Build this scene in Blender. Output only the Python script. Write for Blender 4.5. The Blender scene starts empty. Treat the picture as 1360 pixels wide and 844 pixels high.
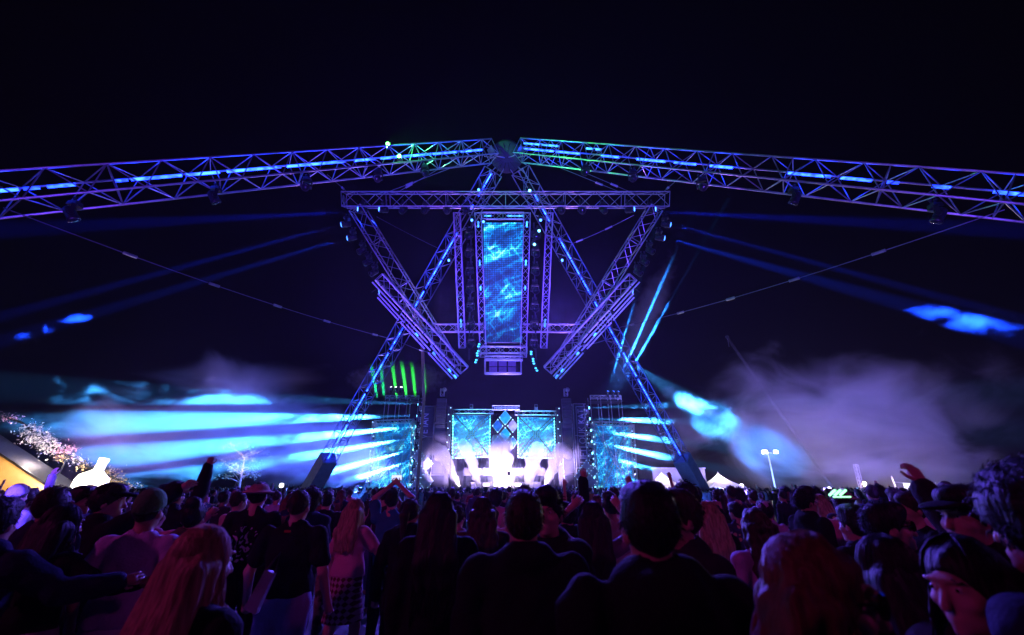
import bpy, bmesh, math, random
import numpy as np
from mathutils import Vector, Matrix

S = bpy.context.scene
C = S.collection
RND = random.Random(7)
R = math.radians

# ------------------------------------------------------------------ camera
F = 567.0                                   # focal length in photo pixels (15 mm on full frame)
PITCH = math.atan(226 / F)
CP, SP = math.cos(PITCH), math.sin(PITCH)
EYE = Vector((0, 0, 1.75))
cam = bpy.data.cameras.new('camera')
cam_o = bpy.data.objects.new('camera', cam)
C.objects.link(cam_o)
cam.sensor_width = 36
cam.lens = 36 * F / 1360
cam.clip_start = 0.02
cam.clip_end = 1500
cam_o.location = EYE
cam_o.rotation_euler = (math.pi / 2 + PITCH, 0, 0)
cam.dof.use_dof = True
cam.dof.focus_distance = 30
cam.dof.aperture_fstop = 2.0
S.camera = cam_o

# ------------------------------------------------------------------ night sky, no sun
w = bpy.data.worlds.new('World')
S.world = w
w.use_nodes = True
_n = w.node_tree.nodes
_bg = _n['Background']
_bg.inputs[0].default_value = (0.5, 0.3, 0.62, 1)
_bg.inputs[1].default_value = 0.0009
S.view_settings.view_transform = 'Standard'
S.view_settings.look = 'None'
S.view_settings.exposure = 0.0
S.view_settings.gamma = 1
S.view_settings.use_curve_mapping = False
S.cycles.use_denoising = True
S.cycles.use_light_tree = True
S.cycles.max_bounces = 4
S.cycles.diffuse_bounces = 2
S.cycles.glossy_bounces = 2
S.cycles.transparent_max_bounces = 8
S.cycles.volume_bounces = 0
S.cycles.volume_step_rate = 1.2
S.cycles.volume_max_steps = 256
S.cycles.sample_clamp_indirect = 4
S.cycles.sample_clamp_direct = 0

HAZE_DENSITY = 0.0004


def W(px, py, Y):
    """photo pixel -> point of the place at depth Y metres in front of the camera"""
    x = (px - 680) / F
    u = (422 - py) / F
    d = Vector((x, CP - u * SP, SP + u * CP))
    return EYE + d * (Y / d.y)


# ------------------------------------------------------------------ materials
MATS = {}


def mat(name, col, rough=.6, metal=0., var=.15, scale=6., bump=0., emit=None, es=0., trans=0., stretch=None, coord='Object'):
    if name in MATS:
        return MATS[name]
    m = bpy.data.materials.new(name)
    m.use_nodes = True
    nt = m.node_tree
    n, L = nt.nodes, nt.links
    b = n['Principled BSDF']
    b.inputs['Roughness'].default_value = rough
    b.inputs['Metallic'].default_value = metal
    tc = n.new('ShaderNodeTexCoord')
    mp = n.new('ShaderNodeMapping')
    L.new(tc.outputs[coord], mp.inputs[0])
    if stretch:
        mp.inputs['Scale'].default_value = stretch
    nz = n.new('ShaderNodeTexNoise')
    nz.inputs['Scale'].default_value = scale
    nz.inputs['Detail'].default_value = 4
    L.new(mp.outputs[0], nz.inputs['Vector'])
    cr = n.new('ShaderNodeValToRGB')
    cr.color_ramp.elements[0].position = .3
    cr.color_ramp.elements[1].position = .7
    cr.color_ramp.elements[0].color = tuple(max(0, c * (1 - var)) for c in col) + (1,)
    cr.color_ramp.elements[1].color = tuple(min(1, c * (1 + var)) for c in col) + (1,)
    L.new(nz.outputs[0], cr.inputs[0])
    L.new(cr.outputs[0], b.inputs['Base Color'])
    if bump:
        bp = n.new('ShaderNodeBump')
        bp.inputs['Strength'].default_value = bump
        bp.inputs['Distance'].default_value = .02
        L.new(nz.outputs[0], bp.inputs['Height'])
        L.new(bp.outputs[0], b.inputs['Normal'])
    if emit:
        b.inputs['Emission Color'].default_value = tuple(emit) + (1,)
        b.inputs['Emission Strength'].default_value = es
    if trans:
        out = n['Material Output']
        tr = n.new('ShaderNodeBsdfTranslucent')
        L.new(cr.outputs[0], tr.inputs[0])
        mx = n.new('ShaderNodeMixShader')
        mx.inputs[0].default_value = trans
        L.new(b.outputs[0], mx.inputs[1])
        L.new(tr.outputs[0], mx.inputs[2])
        L.new(mx.outputs[0], out.inputs[0])
    MATS[name] = m
    return m


ALU = mat('brushed aluminium', (.66, .63, .66), .36, .88, .22, 2.5)
DARKM = mat('black painted steel', (.03, .03, .034), .45, .2)
BLACKP = mat('black lamp housing', (.018, .018, .022), .4, .1)
GLASS = mat('dark lens glass', (.02, .02, .03), .08, 0)
CYL = mat('lit cyan lens', (.2, .2, .2), emit=(.16, .72, 1), es=6)
BLUEL = mat('lit blue lens', (.2, .2, .2), emit=(.05, .2, 1), es=7)
WHITEL = mat('lit white lens', (.2, .2, .2), emit=(.9, .85, 1), es=8)
WARML = mat('lit warm lens', (.2, .2, .2), emit=(1, .72, .42), es=30)
STRIP = mat('led strip', (.2, .2, .2), emit=(.007, .032, 1), es=30)
STRIPC = mat('pale led strip', (.2, .2, .2), emit=(.03, .2, 1), es=7)
PIX = mat('pixel leds', (.2, .2, .2), emit=(.35, .65, 1), es=3.5)


def cells(m, freq, lo):
    """break a light strip into uneven glowing cells"""
    n, L = m.node_tree.nodes, m.node_tree.links
    b = n['Principled BSDF']
    geo = n.new('ShaderNodeNewGeometry')
    z = n.new('ShaderNodeTexNoise')
    z.inputs['Scale'].default_value = freq
    z.inputs['Detail'].default_value = 3
    L.new(geo.outputs['Position'], z.inputs['Vector'])
    r_ = n.new('ShaderNodeMapRange')
    r_.inputs[1].default_value = .38
    r_.inputs[2].default_value = .62
    r_.inputs[3].default_value = lo
    r_.inputs[4].default_value = b.inputs['Emission Strength'].default_value
    L.new(z.outputs[0], r_.inputs[0])
    L.new(r_.outputs[0], b.inputs['Emission Strength'])


cells(STRIP, 2.2, 4)
cells(STRIPC, 3., 2)
CABLE = mat('steel cable', (.3, .3, .33), .4, .6)
CLOTH_STAGE = mat('stage cloth', (.03, .03, .045), .9, 0, .3, 3)
BANNER = mat('banner mesh cloth', (.06, .06, .09), .85, 0, .2, 4)
LETTER = mat('banner lettering', (.6, .6, .68), .8)
CLAD = mat('blue grey leg sleeve', (.32, .35, .42), .75, 0, .15, 2)


# ------------------------------------------------------------------ mesh builder
class MB:
    def __init__(self):
        self.v, self.f = [], []

    def tube(self, a, b, r, r2=None, n=6, cap=True):
        a, b = Vector(a), Vector(b)
        d = b - a
        if d.length < 1e-6:
            return self
        q = d.to_track_quat('Z', 'Y')
        r2 = r if r2 is None else r2
        o = len(self.v)
        for p, rr in ((a, r), (b, r2)):
            for i in range(n):
                t = 2 * math.pi * i / n
                self.v.append(p + q @ Vector((rr * math.cos(t), rr * math.sin(t), 0)))
        for i in range(n):
            j = (i + 1) % n
            self.f.append((o + i, o + j, o + n + j, o + n + i))
        if cap:
            self.f.append(tuple(o + i for i in range(n))[::-1])
            self.f.append(tuple(o + n + i for i in range(n)))
        return self

    def path(self, pts, rs, n=6):
        pts = [Vector(p) for p in pts]
        if not hasattr(rs, '__len__'):
            rs = [rs] * len(pts)
        o = len(self.v)
        for k, p in enumerate(pts):
            d = pts[min(k + 1, len(pts) - 1)] - pts[max(k - 1, 0)]
            q = d.to_track_quat('Z', 'Y') if d.length > 1e-9 else Matrix.Identity(3).to_quaternion()
            for i in range(n):
                t = 2 * math.pi * i / n
                self.v.append(p + q @ Vector((rs[k] * math.cos(t), rs[k] * math.sin(t), 0)))
        for k in range(len(pts) - 1):
            for i in range(n):
                j = (i + 1) % n
                self.f.append((o + k * n + i, o + k * n + j, o + (k + 1) * n + j, o + (k + 1) * n + i))
        self.f.append(tuple(o + i for i in range(n))[::-1])
        e = o + (len(pts) - 1) * n
        self.f.append(tuple(e + i for i in range(n)))
        return self

    def box(self, c, s, rot=None, taper=1.):
        c = Vector(c)
        o = len(self.v)
        for z in (-.5, .5):
            k = 1 if z < 0 else taper
            for x, y in ((-.5, -.5), (.5, -.5), (.5, .5), (-.5, .5)):
                p = Vector((x * s[0] * k, y * s[1] * k, z * s[2]))
                if rot:
                    p = rot @ p
                self.v.append(c + p)
        for q in ((3, 2, 1, 0), (4, 5, 6, 7), (0, 1, 5, 4), (1, 2, 6, 5), (2, 3, 7, 6), (3, 0, 4, 7)):
            self.f.append(tuple(o + i for i in q))
        return self

    def slab(self, pts, th):
        """polygon with thickness th along its normal"""
        pts = [Vector(p) for p in pts]
        nrm = (pts[1] - pts[0]).cross(pts[2] - pts[0]).normalized() * th
        o = len(self.v)
        n = len(pts)
        self.v += pts + [p + nrm for p in pts]
        self.f.append(tuple(o + i for i in range(n))[::-1])
        self.f.append(tuple(o + n + i for i in range(n)))
        for i in range(n):
            j = (i + 1) % n
            self.f.append((o + i, o + j, o + n + j, o + n + i))
        return self

    def lathe(self, prof, c=(0, 0, 0), rot=None, n=16):
        c = Vector(c)
        o = len(self.v)
        for r, z in prof:
            for i in range(n):
                t = 2 * math.pi * i / n
                p = Vector((r * math.cos(t), r * math.sin(t), z))
                if rot:
                    p = rot @ p
                self.v.append(c + p)
        for k in range(len(prof) - 1):
            for i in range(n):
                j = (i + 1) % n
                self.f.append((o + k * n + i, o + k * n + j, o + (k + 1) * n + j, o + (k + 1) * n + i))
        self.f.append(tuple(o + i for i in range(n))[::-1])
        e = o + (len(prof) - 1) * n
        self.f.append(tuple(e + i for i in range(n)))
        return self

    def truss(self, a, b, w, h=None, up=(0, 0, 1), r=.035, rd=.02, bay=None):
        a, b = Vector(a), Vector(b)
        h = h or w
        d = (b - a)
        Ln = d.length
        d.normalize()
        side = d.cross(Vector(up)).normalized()
        upv = side.cross(d).normalized()
        cs = [side * (w / 2 * i) + upv * (h / 2 * j) for i, j in ((-1, -1), (1, -1), (1, 1), (-1, 1))]
        for c in cs:
            self.tube(a + c, b + c, r)
        nb = max(2, round(Ln / (bay or w * 1.05)))
        for k in range(4):
            c0, c1 = cs[k], cs[(k + 1) % 4]
            for i in range(nb):
                p, q = a + d * (Ln * i / nb), a + d * (Ln * (i + 1) / nb)
                if (i + k) % 2:
                    c0_, c1_ = c1, c0
                else:
                    c0_, c1_ = c0, c1
                self.tube(p + c0_, q + c1_, rd, n=5, cap=False)
            for i in (0, nb):
                p = a + d * (Ln * i / nb)
                self.tube(p + c0, p + c1, rd, n=5)
            for i in range(3, nb - 1, 4):          # the bolted joints between truss sections
                p = a + d * (Ln * i / nb)
                self.tube(p + c0, p + c1, rd, n=5)
        return self

    def build(self, name, m, parent=None, smooth=False):
        me = bpy.data.meshes.new(name)
        me.from_pydata([tuple(v) for v in self.v], [], self.f)
        if smooth:
            me.polygons.foreach_set('use_smooth', [True] * len(me.polygons))
        me.update()
        if m:
            me.materials.append(m)
        o = bpy.data.objects.new(name, me)
        C.objects.link(o)
        if parent:
            o.parent = parent
        return o


def tag(o, label=None, cat=None, group=None, kind=None):
    if label:
        o['label'] = label
    if cat:
        o['category'] = cat
    if group:
        o['group'] = group
    if kind:
        o['kind'] = kind
    return o


def empty(name, loc, label, cat, group=None, rot=None):
    o = bpy.data.objects.new(name, None)
    C.objects.link(o)
    o.location = loc
    if rot is not None:
        o.rotation_euler = rot
    o.empty_display_size = .1
    return tag(o, label, cat, group)


def local(root, pts):
    return [Vector(p) - root.location for p in pts]


def dup(root, loc, rot, label, group=None):
    r = root.copy()
    C.objects.link(r)
    r.location = loc
    r.rotation_euler = rot
    r['label'] = label
    if group:
        r['group'] = group
    for ch in root.children:
        c = ch.copy()
        C.objects.link(c)
        c.parent = r
        for g in ch.children:
            d = g.copy()
            C.objects.link(d)
            d.parent = c
    return r


def lamp(a, b, ang, power, col, r=.12, blend=.35, parent=None):
    l = bpy.data.lights.new('beam', 'SPOT')
    l.energy = power
    l.color = col
    l.spot_size = R(ang)
    l.spot_blend = blend
    l.shadow_soft_size = r
    o = bpy.data.objects.new('beam', l)
    C.objects.link(o)
    a, b = Vector(a), Vector(b)
    o.location = a
    o.rotation_euler = (b - a).to_track_quat('-Z', 'Y').to_euler()
    return o


def point(a, power, col, r=.3):
    l = bpy.data.lights.new('glow', 'POINT')
    l.energy = power
    l.color = col
    l.shadow_soft_size = r
    o = bpy.data.objects.new('glow', l)
    C.objects.link(o)
    o.location = a
    return o


CYAN = (.04, .33, 1)
BLUE = (.02, .06, 1)
VIOLET = (.3, .2, 1)

# ------------------------------------------------------------------ ground and air
g = MB()
g.slab([(-400, -60, -.3), (400, -60, -.3), (400, 600, -.3), (-400, 600, -.3)], .3)
ground = g.build('ground', mat('dark trodden asphalt', (.05, .05, .053), .8, 0, .45, .9, .35))
tag(ground, kind='structure')

TERRAIN = mat('dark hillside', (.03, .035, .03), .95, 0, .4, .05)


def vol_mat(name, dens, col=(.9, .9, .9), aniso=.2, noise=None, soft=.35, lo=.4, hi=.75, stretch=(1, 1, 1), detail=5, bias=0., step=1.):
    m = bpy.data.materials.new(name)
    m.use_nodes = True
    if noise:
        m.cycles.volume_step_rate = step
    n, L = m.node_tree.nodes, m.node_tree.links
    n.clear()
    out = n.new('ShaderNodeOutputMaterial')
    pv = n.new('ShaderNodeVolumePrincipled')
    L.new(pv.outputs[0], out.inputs['Volume'])
    pv.inputs['Density'].default_value = dens
    pv.inputs['Anisotropy'].default_value = aniso
    pv.inputs['Color'].default_value = col + (1,)
    if noise:
        tc = n.new('ShaderNodeTexCoord')
        ln = n.new('ShaderNodeVectorMath')
        ln.operation = 'LENGTH'
        L.new(tc.outputs['Object'], ln.inputs[0])
        geo = n.new('ShaderNodeNewGeometry')
        mp = n.new('ShaderNodeMapping')
        mp.inputs['Scale'].default_value = stretch
        L.new(geo.outputs['Position'], mp.inputs[0])
        nz = n.new('ShaderNodeTexNoise')
        nz.inputs['Scale'].default_value = noise
        nz.inputs['Detail'].default_value = detail
        nz.inputs['Roughness'].default_value = .58
        nz.inputs['Distortion'].default_value = .6
        L.new(mp.outputs[0], nz.inputs['Vector'])
        mr = n.new('ShaderNodeMapRange')
        for i, v in ((1, 1.), (2, soft), (3, -.45), (4, .08 + bias)):
            mr.inputs[i].default_value = v
        L.new(ln.outputs['Value'], mr.inputs[0])
        ad = n.new('ShaderNodeMath')
        L.new(nz.outputs[0], ad.inputs[0])
        L.new(mr.outputs[0], ad.inputs[1])
        m2 = n.new('ShaderNodeMapRange')
        m2.interpolation_type = 'SMOOTHSTEP'
        for i, v in ((1, lo), (2, hi), (4, dens)):
            m2.inputs[i].default_value = v
        L.new(ad.outputs[0], m2.inputs[0])
        L.new(m2.outputs[0], pv.inputs['Density'])
    return m


hz = MB()
hz.box((0, 57.5, 21), (300, 135, 44))
tag(hz.build('haze', vol_mat('thin haze', HAZE_DENSITY, aniso=.55)), kind='stuff')


def blob(name, c, r, m, label, cat='smoke', rot=0., group=None):
    bm = bmesh.new()
    bmesh.ops.create_icosphere(bm, subdivisions=4, radius=1)
    me = bpy.data.meshes.new(name)
    bm.to_mesh(me)
    bm.free()
    me.materials.append(m)
    o = bpy.data.objects.new(name, me)
    C.objects.link(o)
    o.location = c
    o.scale = r
    o.rotation_euler = (0, rot, 0)
    return tag(o, label, cat, group, 'stuff')


# ------------------------------------------------------------------ smooth surfaces from blended shapes
class Field:
    def __init__(self, lo, hi, h):
        self.lo, self.h = np.array(lo, float), h
        self.n = np.maximum(4, np.ceil((np.array(hi) - self.lo) / h).astype(int) + 1)
        self.ax = [self.lo[i] + h * np.arange(self.n[i]) for i in range(3)]
        self.f = np.full(self.n, .5, np.float32)

    def sub(self, lo, hi):
        i0 = np.clip(np.floor((np.array(lo) - self.lo) / self.h).astype(int), 0, self.n - 1)
        i1 = np.clip(np.ceil((np.array(hi) - self.lo) / self.h).astype(int) + 1, 1, self.n)
        return tuple(slice(a, b) for a, b in zip(i0, i1))

    def pts(self, sl):
        return (self.ax[0][sl[0]][:, None, None], self.ax[1][sl[1]][None, :, None], self.ax[2][sl[2]][None, None, :])

    def add(self, pr, infl=0.):
        kind, a, b, c, k = pr[:5]
        carve = k < 0
        k = abs(k)
        m = k + 2.5 * self.h + infl
        if kind == 'cap':                        # a, b ends, c = (ra, rb)
            a, b = np.array(a, float), np.array(b, float)
            rm = max(c) + m
            sl = self.sub(np.minimum(a, b) - rm, np.maximum(a, b) + rm)
            x, y, z = self.pts(sl)
            d = b - a
            L2 = max(1e-9, float(d @ d))
            t = np.clip(((x - a[0]) * d[0] + (y - a[1]) * d[1] + (z - a[2]) * d[2]) / L2, 0, 1)
            D = np.sqrt((x - a[0] - t * d[0]) ** 2 + (y - a[1] - t * d[1]) ** 2 + (z - a[2] - t * d[2]) ** 2) - (c[0] + (c[1] - c[0]) * t) - infl
        else:                                    # ell: a centre, b radii, c rotation or None
            a, r = np.array(a, float), np.array(b, float) + infl
            rm = max(r) + m
            sl = self.sub(a - rm, a + rm)
            x, y, z = self.pts(sl)
            x, y, z = x - a[0], y - a[1], z - a[2]
            if c is not None:
                M = np.array(c)
                x, y, z = M[0, 0] * x + M[1, 0] * y + M[2, 0] * z, M[0, 1] * x + M[1, 1] * y + M[2, 1] * z, M[0, 2] * x + M[1, 2] * y + M[2, 2] * z
            k0 = np.sqrt((x / r[0]) ** 2 + (y / r[1]) ** 2 + (z / r[2]) ** 2)
            k1 = np.sqrt((x / r[0] ** 2) ** 2 + (y / r[1] ** 2) ** 2 + (z / r[2] ** 2) ** 2)
            D = k0 * (k0 - 1) / np.maximum(k1, 1e-6)
        g = self.f[sl]
        if g.size == 0:
            return
        if carve:
            D = -D
            hh = np.clip(.5 - .5 * (D - g) / max(k, 1e-6), 0, 1)
            self.f[sl] = g * hh + D * (1 - hh) + k * hh * (1 - hh) if False else np.maximum(g, D)
            return
        if k > 1e-6:
            hh = np.clip(.5 + .5 * (D - g) / k, 0, 1)
            self.f[sl] = D + (g - D) * hh - k * hh * (1 - hh)
        else:
            self.f[sl] = np.minimum(g, D)

    def plane(self, nx, ny, nz, d):
        """keep the side where n.p - d < 0"""
        x, y, z = self.ax[0][:, None, None], self.ax[1][None, :, None], self.ax[2][None, None, :]
        self.f = np.maximum(self.f, (nx * x + ny * y + nz * z - d).astype(np.float32))

    def wobble(self, amp, fr, seed, st=(1, 1, 1)):
        x, y, z = self.ax[0][:, None, None] * st[0], self.ax[1][None, :, None] * st[1], self.ax[2][None, None, :] * st[2]
        s = seed * 1.7
        w1 = np.sin(fr * x + 1.3 * np.sin(fr * .7 * z + s) + s) * np.sin(fr * .9 * y + 1.1 * np.sin(fr * .8 * x + 2 * s)) * np.sin(fr * 1.1 * z + 1.2 * np.sin(fr * .6 * y) + s)
        fr2 = fr * 2.3
        w2 = np.sin(fr2 * x + np.sin(fr2 * z)) * np.sin(fr2 * .9 * y + s) + np.sin(fr2 * 1.1 * z + np.sin(fr2 * x) + s)
        self.f = self.f + (amp * (w1 + .3 * w2)).astype(np.float32)

    def mesh(self):
        f = self.f
        f[0], f[-1], f[:, 0], f[:, -1], f[:, :, 0], f[:, :, -1] = .5, .5, .5, .5, .5, .5
        s = f < 0
        nx, ny, nz = f.shape
        cnt = np.zeros((nx - 1, ny - 1, nz - 1), np.int8)
        for i in (0, 1):
            for j in (0, 1):
                for k in (0, 1):
                    cnt += s[i:nx - 1 + i, j:ny - 1 + j, k:nz - 1 + k]
        act = (cnt > 0) & (cnt < 8)
        idx = np.full(act.shape, -1, np.int64)
        ai = np.argwhere(act)
        idx[act] = np.arange(len(ai))
        P = np.zeros((len(ai), 3))
        N = np.zeros(len(ai))
        for ax in range(3):
            o1, o2 = [a for a in range(3) if a != ax]
            for u in (0, 1):
                for v in (0, 1):
                    c = ai.copy()
                    c[:, o1] += u
                    c[:, o2] += v
                    e = c.copy()
                    e[:, ax] += 1
                    fa, fb = f[tuple(c.T)], f[tuple(e.T)]
                    m = (fa < 0) != (fb < 0)
                    t = np.where(m, fa / np.where(m, fa - fb, 1), 0)
                    p = c.astype(float)
                    p[:, ax] += t
                    P[m] += p[m]
                    N[m] += 1
        V = self.lo + self.h * P / np.maximum(N, 1)[:, None]
        faces = []
        for ax in range(3):
            o1, o2 = (ax + 1) % 3, (ax + 2) % 3
            sl0 = [slice(None)] * 3
            sl1 = [slice(None)] * 3
            sl0[ax], sl1[ax] = slice(0, -1), slice(1, None)
            a, b = s[tuple(sl0)], s[tuple(sl1)]
            for flip, m in ((False, a & ~b), (True, ~a & b)):
                e = np.argwhere(m)
                if not len(e):
                    continue
                ok = (e[:, o1] > 0) & (e[:, o2] > 0) & (e[:, o1] < f.shape[o1] - 1) & (e[:, o2] < f.shape[o2] - 1)
                e = e[ok]
                q = []
                for u, v in ((-1, -1), (0, -1), (0, 0), (-1, 0)):
                    c = e.copy()
                    c[:, o1] += u
                    c[:, o2] += v
                    q.append(idx[tuple(c.T)])
                q = np.stack(q, 1)
                faces.append(q[:, ::-1] if flip else q)
        return V, (np.concatenate(faces) if faces else np.zeros((0, 4), int))


def sdf_mesh(prims, lo, hi, h, noise=None, planes=(), infl=0.):
    fd = Field(lo, hi, h)
    for p in prims:
        fd.add(p, infl)
    if noise:
        fd.wobble(*noise)
    for p in planes:
        fd.plane(*p)
    return fd.mesh()


def mesh_np(name, V, Q4, mi=None):
    me = bpy.data.meshes.new(name)
    me.vertices.add(len(V))
    me.vertices.foreach_set('co', np.asarray(V, np.float32).ravel())
    nf = len(Q4)
    me.loops.add(nf * 4)
    me.loops.foreach_set('vertex_index', np.asarray(Q4, np.int32).ravel())
    me.polygons.add(nf)
    me.polygons.foreach_set('loop_start', np.arange(0, nf * 4, 4, dtype=np.int32))
    if mi is not None:
        me.polygons.foreach_set('material_index', np.asarray(mi, np.int32))
    me.polygons.foreach_set('use_smooth', np.ones(nf, bool))
    me.update()
    me.validate()
    return me

# ================================================================== the spider of trusses
HUB = W(673, 208, 24)
UP = (0, 0, 1)


def to_ground(a, b, z=0.):
    t = (z - a.z) / (b.z - a.z)
    return a + (b - a) * t


def strip_mb(root, a, b, t0, t1, off, r=.05):
    m = MB()
    p, q = a + (b - a) * t0 + off, a + (b - a) * t1 + off
    m.tube(p - root.location, q - root.location, r, n=6)
    return m


def truss_thing(name, a, b, wd, label, cat, group=None, r=.04, rd=.022, strips=(), bay=None, soff=Vector((0, 0, 0)), smat=None, rng=None, h=None, up=UP, sr=.05):
    a, b = Vector(a), Vector(b)
    root = empty(name, a, label, cat, group)
    m = MB().truss((0, 0, 0), b - a, wd, h=h, r=r, rd=rd, bay=bay, up=up)
    m.build('truss_frame', ALU, root)
    for (t0, t1) in strips:
        strip_mb(root, a, b, t0, t1, soff, sr).build('led_strip', smat or STRIP, root)
    e = MB()
    d = (b - a).normalized()
    q = d.to_track_quat('Z', 'Y').to_matrix()
    e.box((0, 0, 0), (wd * .5, wd * .5, .04), q)
    e.build('end_plate', ALU, root)
    return root


def solid_span(px0, px1, a, b, tol=None):
    """parameter range on a-b whose picture x lies between px0 and px1"""
    ts = []
    for px in (px0, px1):
        k = (px - 680) / F
        # x = k * z_cam ; z_cam = CP*y + SP*(z-1.75)
        za, zb = CP * a.y + SP * (a.z - 1.75), CP * b.y + SP * (b.z - 1.75)
        t = (a.x - k * za) / (k * (zb - za) - (b.x - a.x))
        ts.append(t)
    return tuple(sorted(ts))


armL0, armL1 = W(652, 201, 23.4), W(0, 259, 12.6)
armR0, armR1 = W(692, 200, 23.4), W(1360, 264, 12.6)
segL = [(640, 612), (606, 575), (572, 505), (498, 470), (458, 380), (372, 300), (290, 245), (240, 172), (168, 150), (98, 60), (50, 28), (22, -40)]
segR = [(697, 735), (739, 770), (800, 822), (846, 884), (896, 925), (944, 974), (1048, 1105), (1118, 1160), (1180, 1196), (1240, 1265), (1322, 1372)]


def part_of(a, b, segs):
    out = []
    for p, q in segs:
        t = solid_span(p, q, a, b)
        out.append((max(t[0], .01), min(t[1], 1.12)))
    return out


for nm, a, b, segs, lab in (('long_truss', armL0, armL1, segL, 'long silver box truss arm reaching from the hub to the left edge with blue strips'),
                            ('long_truss', armR0, armR1, segR, 'long silver box truss arm reaching from the hub to the right edge with blue strips')):
    end = to_ground(a, b)
    k = (b - a).length / (end - a).length
    st = [(t0 * k, t1 * k) for t0, t1 in part_of(a, b, segs)]
    truss_thing(nm, a, end, 1.15, lab, 'truss', 'truss arms meeting at the hub', .048, .026, st, bay=.88, soff=Vector((0, 0, .18)), sr=.06)

# two bright battens that sit on top of the right arm near the hub
for p0, p1, lab in ((696, 742, 'bright blue light batten lying on top of the right truss arm nearest the hub'),
                    (780, 800, 'short cyan light batten lying on top of the right truss arm further from the hub')):
    t0, t1 = solid_span(p0, p1, armR0, armR1)
    pa, pb = armR0 + (armR1 - armR0) * t0, armR0 + (armR1 - armR0) * t1
    lift = Vector((0, 0, .66))
    rt = empty('light_batten', pa + lift, lab, 'light batten', 'battens on the right arm')
    MB().tube((0, 0, 0), pb - pa, .06).build('tube', STRIPC, rt)
    MB().box((pb - pa) / 2 - Vector((0, 0, .08)), (.2, .2, .06)).build('clamp', DARKM, rt)

legL0, legL1 = W(655, 228, 24.6), W(437, 608, 39)
legR0, legR1 = W(691, 226, 24.6), W(905, 608, 39)


def y_span(py0, py1, a, b):
    ts = []
    for py in (py0, py1):
        k = (422 - py) / F
        f = lambda p: ((-SP * p.y + CP * (p.z - 1.75)) - k * (CP * p.y + SP * (p.z - 1.75)))
        fa, fb = f(a), f(b)
        ts.append(fa / (fa - fb))
    return tuple(sorted(ts))


legsegL = [(232, 246), (247, 262), (274, 280), (311, 345), (347, 384), (388, 397), (401, 413), (436, 465), (470, 520), (524, 560), (565, 612)]
legsegR = [(260, 268), (278, 295), (318, 345), (347, 372), (374, 392), (402, 412), (436, 462), (470, 500), (505, 560), (565, 604)]
for a, b, segs, lab in ((legL0, legL1, legsegL, 'left slanted truss leg coming down beside the fan of cyan beams'),
                        (legR0, legR1, legsegR, 'right slanted truss leg coming down in front of the white tents')):
    st = [y_span(p, q, a, b) for p, q in segs]
    rt = truss_thing('leaning_truss', a, b, 1.02, lab, 'truss', 'truss legs behind the rig', .042, .022, st, bay=.82, soff=Vector((0, -.1, 0)), sr=.055)
    foot = to_ground(a, b, 0.02)
    # cloth sleeve wrapped round the lowest part of the leg
    d = (foot - b)
    q = d.to_track_quat('Z', 'Y').to_matrix()
    m = MB()
    m.box((b + foot) / 2 - a, (1.25, 1.25, d.length * .99), q)
    m.build('cloth_sleeve', CLAD, rt)
    m = MB()
    m.box(foot - a + Vector((0, 0, .12)), (2.6, 2.6, .25))
    m.build('ballast_plate', DARKM, rt)

# hub drum
rt = empty('truss_hub', HUB, 'round drum hub where the four trusses meet above the rig', 'truss hub')
view = (Vector((0, -.62, -.78))).to_track_quat('Z', 'Y').to_matrix()
MB().lathe([(.2, -.55), (1.02, -.5), (1.12, -.2), (1.12, .3), (1.05, .42), (.4, .46)], (0, 0, 0), view, 24).build('drum', mat('hub steel', (.06, .06, .08), .6, .2), rt, True)
m = MB()
for i in range(14):
    t = 2 * math.pi * i / 14
    m.tube(view @ Vector((.35 * math.cos(t), .35 * math.sin(t), .47)), view @ Vector((.98 * math.cos(t), .98 * math.sin(t), .44)), .03, n=4)
m.build('ribs', DARKM, rt)
for e in (armL0, armR0, legL0, legR0):
    m = MB()
    for ox in (-.45, .45):
        for oz in (-.45, .45):
            m.tube(Vector((ox * .5, 0, oz * .5)), (e - HUB) + Vector((ox, 0, oz)), .035)
    m.build('strut', ALU, rt)

# ================================================================== suspended rig (a leaning shield of trusses)
_pA, _pB = W(680, 265, 23.2), W(680, 495, 28.6)
_pn = (_pB - _pA).cross(Vector((1, 0, 0))).normalized()
if _pn.y > 0:
    _pn = -_pn            # towards the camera


def RG(px, py, off=0.):
    """point of the leaning rig seen at this pixel, off metres in front of its plane"""
    x = (px - 680) / F
    u = (422 - py) / F
    d = Vector((x, CP - u * SP, SP + u * CP))
    o = _pA + _pn * off
    return EYE + d * ((o - EYE).dot(_pn) / d.dot(_pn))


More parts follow.
